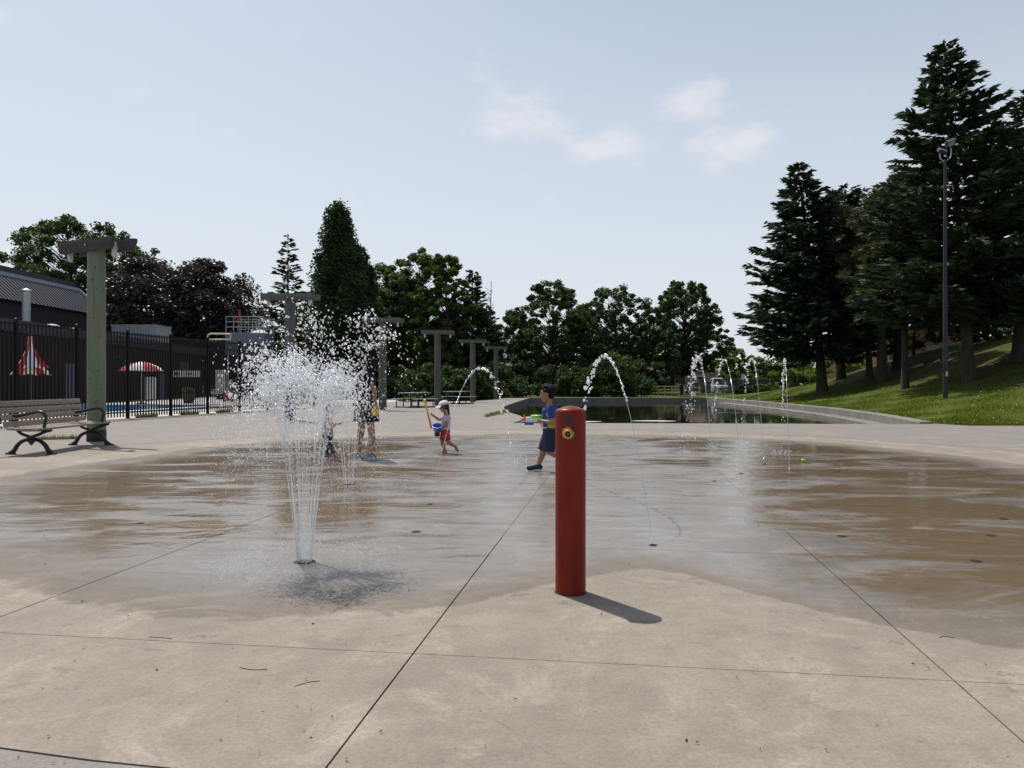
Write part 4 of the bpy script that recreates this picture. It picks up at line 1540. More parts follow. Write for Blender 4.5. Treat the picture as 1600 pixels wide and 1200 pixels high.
def trunk_and_limbs(rng, H, r0, targets, fork, lean=(0, 0), trunk_top=0.8, wob=0.25, rl=0.35):
    mb = MB()
    pts, rad = [], []
    n = 9
    ph = rng.uniform(0, 6)
    for i in range(n):
        t = i / (n - 1)
        z = -0.25 + (H * trunk_top + 0.25) * t
        pts.append(Vector((lean[0] * t * t + wob * math.sin(ph + 3 * t) * t, lean[1] * t * t + wob * math.cos(ph * 1.7 + 2.5 * t) * t, z)))
        rad.append(r0 * (1.35 if i == 0 else 1.0) * (1 - 0.86 * t) + 0.015)
    mb.tube(pts, rad, 10)

    def trunk_at(z):
        t = max(0, min(1, (z + 0.25) / (H * trunk_top + 0.25)))
        f = t * (n - 1)
        i = min(int(f), n - 2)
        return pts[i].lerp(pts[i + 1], f - i), rad[i] + (rad[i + 1] - rad[i]) * (f - i)
    for tg in targets:
        tg = Vector(tg)
        hz = max(fork * H, min(tg.z - 0.55 * math.hypot(tg.x, tg.y) - 0.2, H * trunk_top * 0.97))
        p0, r_ = trunk_at(hz)
        mid = p0.lerp(tg, 0.5) + Vector((rng.normal() * 0.12, rng.normal() * 0.12, 0.10 * (tg - p0).length))
        mb.tube(catmull([p0, mid, tg], 3), [r_ * 0.55 * (1 - q / 6.0) * rl * 2 + 0.008 for q in range(7)], 5, cap=False)
    return mb


def broadleaf(name, label, loc, H, Rm, seed, mat, n_clump=110, per=150, leaf=0.13, base=0.2, shape='round', r0=0.28, group=None,
              lean=(0, 0), bark='bark', cr=0.16, gap=0.0, sub=None):
    rng = np.random.default_rng(seed)
    t = empty(name, loc)
    tag(t, label, 'tree', group)
    cs, rs = [], []
    ph = rng.uniform(0, 6.28, 4)
    while len(cs) < n_clump:
        u = rng.random()
        if shape == 'round':
            prof = math.sin(PI * (0.12 + 0.85 * u)) ** 0.7 * (1.0 - 0.15 * u)
        elif shape == 'column':
            prof = min(1.0, (u + 0.05) * 4) * (1 - max(0, u - 0.35) / 0.66) ** 0.75
        elif shape == 'spread':
            prof = min(1, 0.5 + u * 1.1) * math.sqrt(max(0.02, 1 - u ** 3.2))
        else:
            prof = math.sin(PI * min(1, 0.25 + 0.72 * u)) ** 0.6
        th = rng.uniform(0, 2 * PI)
        lump = 1 + 0.16 * math.sin(2 * th + ph[0] + 3 * u) + 0.13 * math.sin(3 * th + ph[1] - 5 * u) + 0.10 * math.sin(5 * th + ph[2] + 9 * u)
        if rng.random() > 0.25 + 0.75 * prof:
            continue
        q = (0.25 + 0.75 * rng.random()) ** 0.6
        r = Rm * prof * lump * q
        z = H * base + (H * (1 - base)) * u * (0.97 + 0.03 * math.sin(4 * th + ph[3]))
        cs.append((r * math.cos(th) + lean[0] * u, r * math.sin(th) + lean[1] * u, z))
        rs.append(Rm * cr * rng.uniform(0.6, 1.25) * (1 if shape != 'column' else 1.2))
    cs, rs = np.array(cs), np.array(rs)
    keep = np.minimum(cs[:, 2], H - rs * 0.7)
    cs[:, 2] = keep
    order = rng.permutation(len(cs))[:int(len(cs) * 0.55)]
    trunk_and_limbs(rng, H, r0, [cs[i] for i in order], base * 0.75, lean).build('trunk', bark, t, True, 60)
    v, f = leaf_cloud(rng, cs, rs, per, leaf, flat=1.25 if shape == 'column' else 0.72)
    np_obj('crown', v, f, mat, t)
    return t


def spruce(name, label, loc, H, Rb, seed, mat, z0=1.5, lean=(0, 0), step=0.32, nb=7, dens=15, droop=0.25, power=0.8, r0=0.3, card=0.30, group=None, wide=0.085, ragged=0.3):
    rng = np.random.default_rng(seed)
    t = empty(name, loc)
    tag(t, label, 'tree', group)
    mb = MB()
    n = 10
    pts = [Vector((lean[0] * (i / n) ** 1.3, lean[1] * (i / n) ** 1.3, -0.3 + (H + 0.25) * i / n)) for i in range(n + 1)]
    rad = [r0 * (1.3 if i == 0 else 1) * (1 - 0.95 * i / n) + 0.01 for i in range(n + 1)]
    mb.tube(pts, rad, 10)
    C, A, B = [], [], []
    z = z0
    while z < H - 0.15:
        tt = (z - z0) / (H - z0)
        prof = (1 - tt) ** power * min(1.0, 0.72 + tt * 2.5)
        k_ = max(3, int(round(nb * (0.55 + 0.6 * (1 - tt)))))
        a0 = rng.uniform(0, 6.28)
        for i in range(k_):
            az = a0 + 2 * PI * i / k_ + rng.normal() * 0.25
            L = Rb * prof * rng.uniform(1 - ragged, 1.12) + 0.12
            zz = z + rng.uniform(-0.5, 0.5) * step
            fr = (zz + 0.3) / (H + 0.25)
            ox, oy = lean[0] * fr ** 1.3, lean[1] * fr ** 1.3
            d = np.array([math.cos(az), math.sin(az), 0.0])
            sd = np.array([-math.sin(az), math.cos(az), 0.0])
            rise = 0.45 * tt - droop * (1 - tt) + rng.normal() * 0.06
            curl = 0.22 * (1 - tt)

            def at(s):
                return np.array([ox, oy, zz]) + np.outer(s, d) * L + np.outer(rise * s + curl * s * s, [0, 0, 1]) * L
            if L > 0.5:
                sp = at(np.array([0.0, 0.35, 0.7, 0.95]))
                mb.tube([Vector(q) for q in sp], [0.03 * min(1, L / 3) + 0.006, 0.02 * min(1, L / 3) + 0.005, 0.012, 0.006], 4, cap=False)
            m = int(6 + L * dens)
            s = (0.12 + 0.88 * rng.random(m) ** 0.62)
            p = at(s)
            side = rng.choice([-1.0, 1.0], m)[:, None]
            sp_ = (0.25 + 0.35 * rng.random((m, 1))) * (1.15 - s[:, None])
            dirn = unit(d * rng.uniform(0.5, 1.0, (m, 1)) + sd * side * rng.uniform(0.15, 0.95, (m, 1)) + np.array([0, 0, 1]) * rng.uniform(-0.35, 0.3, (m, 1)))
            ln = card * rng.uniform(0.6, 1.25, (m, 1)) * (0.55 + 0.45 * min(1, L / 2.0))
            c = p + sd * side * sp_ * L * 0.55 * rng.random((m, 1)) + dirn * ln * 0.6
            c[:, 2] -= 0.05 * rng.random(m) * (1 - tt) * L
            nr = rand_unit(rng, m)
            nr[:, 2] += 0.9
            C.append(c)
            A.append(dirn * ln)
            B.append(unit(np.cross(nr, dirn)) * wide * rng.uniform(0.7, 1.4, (m, 1)))
        z += step * (0.8 + 0.4 * rng.random()) * (1.0 - 0.25 * tt)
    # leader
    m = 30
    p = np.array([lean[0], lean[1], H - 0.5]) + np.outer(rng.random(m), [0, 0, 0.5]) + rng.normal(size=(m, 3)) * 0.03
    C.append(p)
    dirn = unit(rng.normal(size=(m, 3)) * 0.6 + np.array([0, 0, 1.0]))
    A.append(dirn * 0.14)
    B.append(unit(np.cross(rand_unit(rng, m), dirn)) * 0.035)
    mb.build('trunk', 'bark', t, True, 60)
    v, f = cards(np.concatenate(C), np.concatenate(A), np.concatenate(B))
    np_obj('crown', v, f, mat, t)
    return t


def pine(name, label, loc, H, Rm, seed, mat, base=0.3, n=90, per=90, lean=(0, 0), r0=0.22, group=None, bark='bark'):
    rng = np.random.default_rng(seed)
    t = empty(name, loc)
    tag(t, label, 'tree', group)
    cs, rs = [], []
    for i in range(n):
        u = rng.random() ** 0.85
        th = rng.uniform(0, 6.28)
        r = Rm * (1 - u) ** 0.55 * (0.35 + 0.65 * rng.random()) + 0.1
        cs.append((r * math.cos(th) + lean[0] * (base + (1 - base) * u) ** 2, r * math.sin(th) + lean[1] * u, H * (base + (1 - base) * u) - 0.3))
        rs.append(rng.uniform(0.28, 0.55))
    cs, rs = np.array(cs), np.array(rs)
    trunk_and_limbs(rng, H, r0, cs[::2], base * 0.9, lean, 0.95, 0.15).build('trunk', bark, t, True, 60)
    v, f = leaf_cloud(rng, cs, rs, per, 0.17, aspect=0.16, flat=0.9, needle=True)
    np_obj('crown', v, f, mat, t)
    return t


def on_hill(x, y):
    return (x, y, hill(x, y) - 0.05 if x > lawn_x(max(y, FRONT)) and y < 110 else -0.05)


# conifers on the bank
spruce('spruce_tree', 'tallest spruce on the bank standing behind the floodlight pole', on_hill(21.9, 36.5), 16.3, 5.6, 11, 'needle_blue', z0=3.1, lean=(-1.2, 0), step=0.34, nb=8, dens=22, droop=0.20, power=0.84, r0=0.27, card=0.32, ragged=0.4)
spruce('spruce_tree', 'broad blue-green spruce right of the tallest one, its trunk bare low down', on_hill(25.0, 37.6), 13.2, 4.9, 12, 'needle_blue', z0=2.5, lean=(0.6, 0), step=0.40, nb=7, dens=18, droop=0.18, power=0.74, r0=0.30, card=0.32, ragged=0.35)
spruce('spruce_tree', 'dark conical spruce nearest the pond wall on the bank', on_hill(20.6, 50.5), 15.2, 5.4, 13, 'needle_dark', z0=2.4, lean=(-1.7, 0), step=0.34, nb=9, dens=19, droop=0.14, power=0.80, r0=0.33, card=0.34, ragged=0.35)
spruce('spruce_tree', 'dark spruce with a blunt top just behind the conical one', on_hill(24.2, 56), 14.0, 4.2, 14, 'needle_dark', z0=4.6, lean=(0.3, 0), step=0.38, nb=8, dens=17, droop=0.1, power=0.5, r0=0.3, card=0.36)
pine('pine_tree', 'thin leaning pine between the two dark spruce groups', on_hill(23.0, 49.0), 11.5, 2.4, 15, 'needle_olive', 0.48, 70, 90, lean=(-1.6, 0), r0=0.2)
pine('pine_tree', 'tufted pine with brownish inner needles left of the tallest spruce', on_hill(22.6, 46.5), 12.0, 3.2, 16, 'needle_olive', 0.44, 170, 100, r0=0.3)
pine('pine_tree', 'dark tufted pine between the leaning pine and the tallest spruce', on_hill(25.6, 50.5), 13.0, 3.4, 17, 'needle_dark', 0.44, 170, 100, r0=0.3)
spruce('spruce_tree', 'olive spruce low in front of the brick building on the bank', on_hill(20.9, 40.5), 9.8, 2.9, 18, 'needle_olive', z0=4.4, step=0.34, nb=8, dens=18, droop=0.15, power=0.6, r0=0.2, card=0.3)
pine('pine_tree', 'tufted pine at the top of the bank right of the broad spruce', on_hill(29.5, 41.5), 12.5, 3.2, 19, 'needle_dark', 0.2, 130, 100, r0=0.3)

# the left bank of trees
broadleaf('broadleaf_tree', 'large open-crowned tree with visible limbs behind the metal roofed building', (-52, 90, -0.1), 20.8, 9.0, 21, 'leaf_dark', 420, 110, 0.16, 0.36, 'spread', 0.5, cr=0.09)
broadleaf('broadleaf_tree', 'smaller airy tree at the end of the metal roofed building', (-47.0, 97, -0.1), 18.0, 6.6, 121, 'leaf_dark', 130, 170, 0.17, 0.3, 'round', 0.4, cr=0.15)
broadleaf('maple_tree', 'dark purple-leaved maple behind the timber post with the bench', (-38.2, 78, -0.1), 14.6, 7.0, 22, 'leaf_purple', 300, 190, 0.15, 0.14, 'round', 0.35, cr=0.17)
broadleaf('maple_tree', 'dark purple-leaved maple behind the slide tower', (-31.6, 79, -0.1), 14.2, 6.4, 23, 'leaf_purple', 300, 190, 0.15, 0.14, 'round', 0.35, cr=0.17)
spruce('spruce_tree', 'slender sparse spruce beside the dark columnar tree', (AX(450, 76), 76, -0.1), 16.2, 3.3, 24, 'needle_dark', z0=3, step=0.55, nb=6, dens=15, droop=0.3, power=0.85, r0=0.2, card=0.4, ragged=0.45)
broadleaf('broadleaf_tree', 'small dark tree below the slender spruce', (AX(455, 70), 70, -0.1), 8.2, 3.6, 25, 'leaf_dark', 100, 150, 0.15, 0.05, 'round', 0.2)
broadleaf('columnar_tree', 'tall dense columnar dark green tree behind the spray of water', (AX(530, 66), 66, -0.1), 16.9, 3.1, 26, 'leaf_column', 330, 200, 0.13, 0.06, 'column', 0.3, cr=0.24)
broadleaf('broadleaf_tree', 'narrow green tree pressed against the columnar one', (AX(563, 68), 68.5, -0.1), 13.8, 2.3, 126, 'leaf_column', 170, 170, 0.13, 0.06, 'column', 0.25, cr=0.24)
broadleaf('broadleaf_tree', 'rounded green tree just right of the columnar one', (AX(612, 80), 80, -0.1), 14.6, 4.6, 27, 'leaf_mid', 300, 120, 0.14, 0.08, 'round', 0.3, cr=0.125)
broadleaf('broadleaf_tree', 'full green tree rising behind the third timber post', (AX(655, 78), 78, -0.1), 15.2, 4.7, 28, 'leaf_mid', 320, 120, 0.14, 0.08, 'round', 0.3, cr=0.125)
broadleaf('broadleaf_tree', 'pointed green tree behind the fourth timber post', (AX(697, 74), 74, -0.1), 14.0, 3.6, 29, 'leaf_mid', 300, 120, 0.14, 0.06, 'round', 0.28, cr=0.125)
spruce('spruce_tree', 'dark upright conifer at the end of the left trees', (AX(738, 76), 76, -0.1), 12.6, 3.0, 30, 'needle_dark', z0=0.5, step=0.36, nb=7, dens=16, droop=-0.1, power=0.6, r0=0.2, card=0.36)
spruce('spruce_tree', 'lower dark conifer behind the last timber posts', (AX(760, 84), 84, -0.1), 9.8, 3.0, 31, 'needle_dark', z0=0.4, step=0.36, nb=7, dens=15, droop=-0.1, power=0.6, r0=0.2, card=0.36)
rg = np.random.default_rng(5)
dead = empty('bare_sapling', (AX(765, 80), 80, -0.1))
tag(dead, 'thin leafless sapling poking up beside the dark conifers', 'tree')
tg = [(rg.normal() * 0.45, rg.normal() * 0.3, 5 + 6.8 * rg.random()) for i in range(40)]
trunk_and_limbs(rg, 12.4, 0.10, tg, 0.3, (0.1, 0), 0.98, 0.08, 0.5).build('trunk', 'bark_pale', dead, True)

# middle trees beyond the pond
broadleaf('broadleaf_tree', 'leafy dark tree beyond the pond behind the boy', (AX(862, 88), 88, -0.1), 13.4, 5.6, 33, 'leaf_dark', 400, 100, 0.14, 0.06, 'other', 0.3, cr=0.092)
broadleaf('broadleaf_tree', 'middle of three open-topped dark trees beyond the pond', (AX(962, 90), 91, -0.1), 13.2, 5.8, 34, 'leaf_dark', 400, 100, 0.14, 0.06, 'other', 0.3, cr=0.092)
broadleaf('broadleaf_tree', 'dark tree with a bare trunk beyond the pond above the pipe railing', (AX(1068, 86), 86, -0.1), 13.0, 5.0, 35, 'leaf_dark', 400, 100, 0.14, 0.22, 'other', 0.3, cr=0.092)
broadleaf('broadleaf_tree', 'dark tree filling in low behind the last timber post', (AX(805, 92), 92, -0.1), 10.4, 4.2, 36, 'leaf_dark', 120, 140, 0.15, 0.05, 'round', 0.25, cr=0.15)
broadleaf('broadleaf_tree', 'dark tree between the two larger ones beyond the pond', (AX(912, 98), 98, -0.1), 11.6, 4.4, 37, 'leaf_dark', 120, 140, 0.15, 0.04, 'round', 0.25, cr=0.15)
broadleaf('broadleaf_tree', 'dark low tree behind the tree with the bare trunk', (AX(1022, 100), 100, -0.1), 11.8, 4.8, 38, 'leaf_dark', 120, 140, 0.15, 0.04, 'round', 0.25, cr=0.15)
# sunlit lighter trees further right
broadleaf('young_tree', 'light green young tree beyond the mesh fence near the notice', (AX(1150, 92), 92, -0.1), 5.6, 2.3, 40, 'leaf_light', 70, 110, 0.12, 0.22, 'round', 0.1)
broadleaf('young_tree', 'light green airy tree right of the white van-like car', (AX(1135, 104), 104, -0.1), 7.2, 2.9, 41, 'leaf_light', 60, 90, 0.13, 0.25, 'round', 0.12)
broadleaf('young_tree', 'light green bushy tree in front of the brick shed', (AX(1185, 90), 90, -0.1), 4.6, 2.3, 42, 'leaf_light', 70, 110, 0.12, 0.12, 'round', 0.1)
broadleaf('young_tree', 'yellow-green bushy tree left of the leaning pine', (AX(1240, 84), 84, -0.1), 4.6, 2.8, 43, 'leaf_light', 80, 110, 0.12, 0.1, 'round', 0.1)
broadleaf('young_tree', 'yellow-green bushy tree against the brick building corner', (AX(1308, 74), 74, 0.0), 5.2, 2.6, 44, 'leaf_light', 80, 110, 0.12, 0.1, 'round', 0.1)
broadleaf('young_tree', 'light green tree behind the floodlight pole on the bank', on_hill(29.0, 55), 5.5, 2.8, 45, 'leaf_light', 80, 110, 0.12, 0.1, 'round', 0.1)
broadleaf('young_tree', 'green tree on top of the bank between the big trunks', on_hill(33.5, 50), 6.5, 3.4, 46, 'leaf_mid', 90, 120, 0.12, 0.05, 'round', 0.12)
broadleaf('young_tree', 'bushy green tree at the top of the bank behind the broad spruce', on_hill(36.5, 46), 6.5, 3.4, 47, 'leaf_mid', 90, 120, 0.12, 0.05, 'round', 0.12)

broadleaf('young_tree', 'green tree on the bank crest just right of the tallest spruce trunk', on_hill(30.6, 49), 5.8, 3.2, 48, 'leaf_mid', 90, 120, 0.12, 0.04, 'round', 0.12)


def shrub(label, loc, H, Rm, seed, mat, n=45, per=130, leaf=0.10, group=None, name='shrub'):
    rng = np.random.default_rng(seed)
    t = empty(name, loc)
    tag(t, label, 'shrub', group)
    th = rng.uniform(0, 6.28, n)
    q = np.sqrt(rng.random(n))
    u = rng.random(n)
    cs = np.stack([Rm * q * np.cos(th), Rm * 0.7 * q * np.sin(th), H * (0.08 + 0.85 * u * np.sqrt(np.maximum(0.05, 1 - q ** 2.4)))], 1)
    rs = rng.uniform(0.16, 0.28, n) * min(Rm, H)
    mb = MB()
    for i in range(0, n, 3):
        mb.tube([(0.1 * cs[i][0], 0.1 * cs[i][1], -0.1), tuple(cs[i])], [0.03, 0.01], 5, cap=False)
    mb.build('stems', 'bark', t)
    v, f = leaf_cloud(rng, cs, rs, per, leaf)
    np_obj('foliage', v, f, mat, t)
    return t


G1 = 'dark shrubs under the far trees'
rr_ = random.Random(2)
SL = ['dark shrub at the end of the pool fence by the second timber post', 'dark shrub under the slender sparse spruce', 'dark shrub at the foot of the columnar tree',
      'dark shrub behind the third timber post', 'dark shrub behind the first picnic table', 'dark shrub behind the fourth timber post', 'dark shrub behind the fifth timber post',
      'dark shrub behind the sixth timber post', 'dark shrub beyond the pond wall behind the boy', 'dark shrub beside the wide rounded bush beyond the pond']
for i, (px, d_) in enumerate([(430, 62), (480, 62), (535, 61), (600, 64), (655, 63), (700, 64), (742, 66), (775, 70), (872, 76), (908, 74)]):
    shrub(SL[i], (AX(px, d_), d_, -0.08), rr_.uniform(2.6, 3.6), rr_.uniform(2.2, 3.0), 60 + i, 'leaf_dark', 60, 120, 0.13, G1)
shrub('wide rounded dark bush beyond the pond by the pipe railing', (AX(962, 73), 73, -0.08), 4.4, 3.4, 80, 'leaf_dark', 90, 140, 0.12)
shrub('low green shrub beside the third timber post', (AX(655, 52), 53, -0.08), 0.9, 1.5, 81, 'leaf_mid', 30, 100, 0.08)
shrub('low grey-green bush on the lawn in front of the mesh fence', (AX(1195, 80), 80, -0.03), 1.3, 2.2, 82, 'leaf_mid', 40, 110, 0.09)
shrub('small sunlit shrub on the lawn by the mesh fence posts', (AX(1165, 81), 81, -0.03), 1.4, 1.0, 83, 'leaf_light', 26, 110, 0.09)

# planter leaves
v, f = leaf_cloud(np.random.default_rng(1), np.array([[0.2 * math.cos(i), 0.2 * math.sin(i), 0.72 + 0.12 * (i % 2)] for i in range(7)]), np.full(7, 0.22), 60, 0.07)
np_obj('plants', v, f, 'leaf_mid', pt)

# far wood behind everything
rng = np.random.default_rng(77)
n = 420
cx = rng.uniform(-130, 60, n)
cy = rng.uniform(138, 150, n)
top = 7.5 + 2.5 * np.sin(cx * 0.13) + 1.6 * np.sin(cx * 0.37 + 1) - 2.0 * (cx > 25)
cs = np.stack([cx, cy, rng.random(n) ** 0.8 * top + 0.4], 1)
v, f = leaf_cloud(rng, cs, rng.uniform(1.2, 2.4, n), 90, 0.34)
o = np_obj('far_woodland', v, f, 'leaf_dark')
tag(o, 'distant belt of dark woodland closing the view', 'woodland', kind='stuff')

# grass blades on the bank and weeds along joints
rng = np.random.default_rng(9)
N = 120000
yy = FRONT + 0.05 + (rng.random(N) ** 1.9) * 40
tt = (rng.random(N) ** 1.3) * 22
ex = np.array([lawn_x(y) for y in yy]) + 0.04
xx = ex + tt
m = xx < 0.78 * yy + 3
zh = np.array([hill(x, y) for x, y in zip(xx, yy)])
m &= (zh < 1.0) | (rng.random(N) < np.clip(1.25 - 0.45 * zh, 0.12, 1))
xx, yy = xx[m], yy[m]
zz = np.array([hill(x, y) for x, y in zip(xx, yy)])
n = len(xx)
hgt = rng.uniform(0.05, 0.13, n) * (0.8 + 0.5 * np.sin(xx * 1.7) * np.sin(yy * 1.3))
az = rng.uniform(0, 6.28, n)
wd_ = rng.uniform(0.008, 0.02, n) * (yy / 25)
base_ = np.stack([xx, yy, zz - 0.01], 1)
sd = np.stack([np.cos(az), np.sin(az), np.zeros(n)], 1) * wd_[:, None]
ln = np.stack([rng.normal(size=n) * 0.04, rng.normal(size=n) * 0.04, hgt], 1)
V = np.empty((n, 3, 3), dtype=np.float32)
V[:, 0], V[:, 1], V[:, 2] = base_ - sd, base_ + sd, base_ + ln
o = np_obj('grass', V.reshape(-1, 3), np.arange(n * 3).reshape(n, 3), 'grass_blade')
tag(o, 'short green grass blades covering the bank', 'grass', kind='stuff')
sel = rng.choice(n, 420, replace=False)
sel = sel[yy[sel] < 32]
c = base_[sel] + np.array([0, 0, 0.09])
a = rand_unit(rng, len(sel)) * 0.018
b = unit(np.cross(rand_unit(rng, len(sel)), a)) * 0.016
v, f = cards(c, a, b)
o = np_obj('clover_flowers', v, f, 'clover_flower')
tag(o, 'tiny pale flowers dotted over the bank grass', 'flowers', kind='stuff')


def weeds(label, p0, p1, width, n, seed, h=0.11):
    rng = np.random.default_rng(seed)
    t_ = rng.random(n)
    ctr = (np.array(p0) + np.array(p1)) / 2
    sp = np.sin(PI * t_) ** 0.5
    x = p0[0] + (p1[0] - p0[0]) * t_ + rng.normal(size=n) * width * sp - ctr[0]
    y = p0[1] + (p1[1] - p0[1]) * t_ + rng.normal(size=n) * width * sp - ctr[1]
    b0 = np.stack([x, y, np.full(n, -0.02)], 1)
    az = rng.uniform(0, 6.28, n)
    sd = np.stack([np.cos(az), np.sin(az), np.zeros(n)], 1) * rng.uniform(0.006, 0.014, (n, 1))
    ln = np.stack([rng.normal(size=n) * 0.05, rng.normal(size=n) * 0.05, rng.uniform(0.3, 1.2, n) * h], 1)
    V = np.empty((n, 3, 3), dtype=np.float32)
    V[:, 0], V[:, 1], V[:, 2] = b0 - sd, b0 + sd, b0 + ln
    o = np_obj('weed_patch', V.reshape(-1, 3), np.arange(n * 3).reshape(n, 3), 'weed')
    o.location = (ctr[0], ctr[1], 0.0)
    tag(o, label, 'weeds', kind='stuff')


weeds('strip of yellowish grass growing in the paving by the pond corner', (-0.95, 27.6), (-0.2, 34.0), 0.13, 1500, 1, 0.12)
weeds('tuft of weeds in the paving under the slatted bench', (-10.3, 16.3), (-9.5, 16.6), 0.05, 500, 2, 0.12)
for i, (t_, l) in enumerate(((4.9, 'weeds at the foot of the fence post near the bench'), (7.3, 'weeds at the foot of the fence below the open parasol'), (9.6, 'taller weeds at the fence foot below the cream pipe stand'))):
    q = fence_a + fence_d * t_
    q2 = q + fence_d * 1.1
    weeds(l, (q.x + 0.05, q.y), (q2.x + 0.05, q2.y), 0.06, 450, 10 + i, 0.2)

# ------------------------------------------------------------------ people (local frame: +x is where they face, +y their left)
def hand(mb, wrist, direction, palm_n, L, curl=0.9, spread=0.12, thumb_side=1):
    """palm, four bent fingers of unequal length and a thumb from the side of the palm"""
    d = Vector(direction).normalized()
    nrm = (Vector(palm_n) - d * Vector(palm_n).dot(d)).normalized()
    sd = d.cross(nrm).normalized() * thumb_side
    w = Vector(wrist)
    pc = w + d * L * 0.25
    Mh = Matrix((d, sd, nrm)).transposed()
    mb.ball(pc, (L * 0.30, L * 0.24, L * 0.12), 12, Mh)
    rf_ = L * 0.052
    for i, fl in enumerate((0.40, 0.47, 0.44, 0.34)):
        k0 = w + d * L * 0.48 + sd * L * (0.17 - 0.115 * i)
        f1 = (d * math.cos(curl * 0.5) + nrm * math.sin(curl * 0.5) + sd * spread * (0.5 - i * 0.33)).normalized()
        f2 = (d * math.cos(curl * 1.3) + nrm * math.sin(curl * 1.3)).normalized()
        k1 = k0 + f1 * L * fl * 0.5
        k2 = k1 + f2 * L * fl * 0.5
        mb.caps(k0, k1, rf_ * 1.1, rf_, 8)
        mb.caps(k1, k2, rf_, rf_ * 0.85, 8)
    t0 = w + d * L * 0.14 + sd * L * 0.18
    t1 = t0 + (d * 0.6 + sd * 0.7 + nrm * 0.35).normalized() * L * 0.26
    t2 = t1 + (d * 0.8 + nrm * 0.5).normalized() * L * 0.20
    mb.caps(t0, t1, rf_ * 1.35, rf_ * 1.15, 8)
    mb.caps(t1, t2, rf_ * 1.15, rf_ * 0.9, 8)


def head_frame(c, yaw, pitch):
    M = Matrix.Rotation(yaw, 3, 'Z') @ Matrix.Rotation(pitch, 3, 'Y')
    return Vector(c), M


def head(mb, hc, M, s):
    """skull, jaw, nose, brow, ears; s = head height"""
    mb.ball(hc + M @ Vector((-0.03 * s, 0, 0.10 * s)), (0.44 * s, 0.36 * s, 0.40 * s), 18, M)
    mb.ball(hc + M @ Vector((0.10 * s, 0, -0.16 * s)), (0.28 * s, 0.28 * s, 0.32 * s), 16, M)
    mb.ball(hc + M @ Vector((0.22 * s, 0, -0.38 * s)), (0.13 * s, 0.14 * s, 0.09 * s), 12, M)
    mb.caps(hc + M @ Vector((0.36 * s, 0, 0.02 * s)), hc + M @ Vector((0.42 * s, 0, -0.12 * s)), 0.04 * s, 0.065 * s, 10)
    for e in (-1, 1):
        mb.ball(hc + M @ Vector((-0.02 * s, e * 0.355 * s, -0.04 * s)), (0.08 * s, 0.035 * s, 0.115 * s), 10, M)
        mb.ball(hc + M @ Vector((0.24 * s, e * 0.17 * s, -0.15 * s)), (0.11 * s, 0.10 * s, 0.10 * s), 10, M)


def face_parts(parent, hc, M, s, lip='lip'):
    for e in (-1, 1):
        p = hc + M @ Vector((0.345 * s, e * 0.15 * s, 0.0))
        ey = MB().ball(p, (0.03 * s, 0.062 * s, 0.036 * s), 10, M).build('eye', 'eye_white', parent, True)
        MB().ball(p + M @ Vector((0.018 * s, 0, 0)), (0.02 * s, 0.032 * s, 0.032 * s), 10, M).build('iris', 'eye_dark', ey, True)
        MB().caps(hc + M @ Vector((0.365 * s, e * 0.08 * s, 0.10 * s)), hc + M @ Vector((0.32 * s, e * 0.23 * s, 0.10 * s)), 0.011 * s, 0.008 * s, 8).build('eyebrow', 'hair_black', parent, True)
    MB().ball(hc + M @ Vector((0.345 * s, 0, -0.235 * s)), (0.04 * s, 0.11 * s, 0.028 * s), 10, M).build('mouth', lip, parent, True)


def leg(mb, hip, knee, ank, toe, r, foot=True):
    mb.caps(hip, knee, r * 1.0, r * 0.66, 14)
    k, a = Vector(knee), Vector(ank)
    mb.caps(knee, k.lerp(a, 0.35), r * 0.66, r * 0.66, 12)
    mb.caps(k.lerp(a, 0.30), ank, r * 0.66, r * 0.40, 12)
    if foot:
        t = Vector(toe)
        d = (t - a)
        heel = a - d.normalized() * r * 0.35 + Vector((0, 0, (t.z - a.z) * 0.6))
        mb.caps(heel, a.lerp(t, 0.55) * 1.0 + Vector((0, 0, (t.z - a.z) * 0.25)), r * 0.40, r * 0.40, 10)
        mb.caps(a.lerp(t, 0.4), t, r * 0.42, r * 0.27, 10)
        sd = d.cross(Vector((0, 0, 1))).normalized()
        for q in (-0.22, 0.0, 0.22):
            mb.caps(t + sd * r * q, t + d.normalized() * r * 0.22 + sd * r * q * 1.1, r * 0.2, r * 0.13, 6)


def shoe(parent, ank, toe, r, mat, sole):
    a, t = Vector(ank), Vector(toe)
    d = (t - a).normalized()
    M_ = d.to_track_quat('X', 'Z').to_matrix()
    mb = MB()
    heel = a - d * r * 0.35 + Vector((0, 0, -r * 0.15))
    mb.caps(heel, a.lerp(t, 0.5), r * 0.58, r * 0.58, 12)
    mb.caps(a.lerp(t, 0.4), t, r * 0.58, r * 0.46, 12)
    mb.tube([a, a + Vector((0, 0, r * 0.5))], [r * 0.6, r * 0.55], 12)
    sh = mb.remesh('shoe', mat, parent, r * 0.12, 3)
    mb = MB()
    mid = (heel + t) / 2
    ln = (t - heel).length + r * 1.0
    up = M_ @ Vector((0, 0, 1))
    n = 20
    vs = []
    for zz in (-0.62, -0.36):
        for i in range(n):
            an = 2 * PI * i / n
            vs.append(mid + M_ @ Vector((math.cos(an) * ln / 2, math.sin(an) * r * 0.60 * (1 + 0.12 * math.cos(an)), zz * r)))
    fs = [(i, (i + 1) % n, n + (i + 1) % n, n + i) for i in range(n)] + [tuple(reversed(range(n))), tuple(range(n, 2 * n))]
    mb.add(vs, fs).build('sole', sole, sh)
    return sh


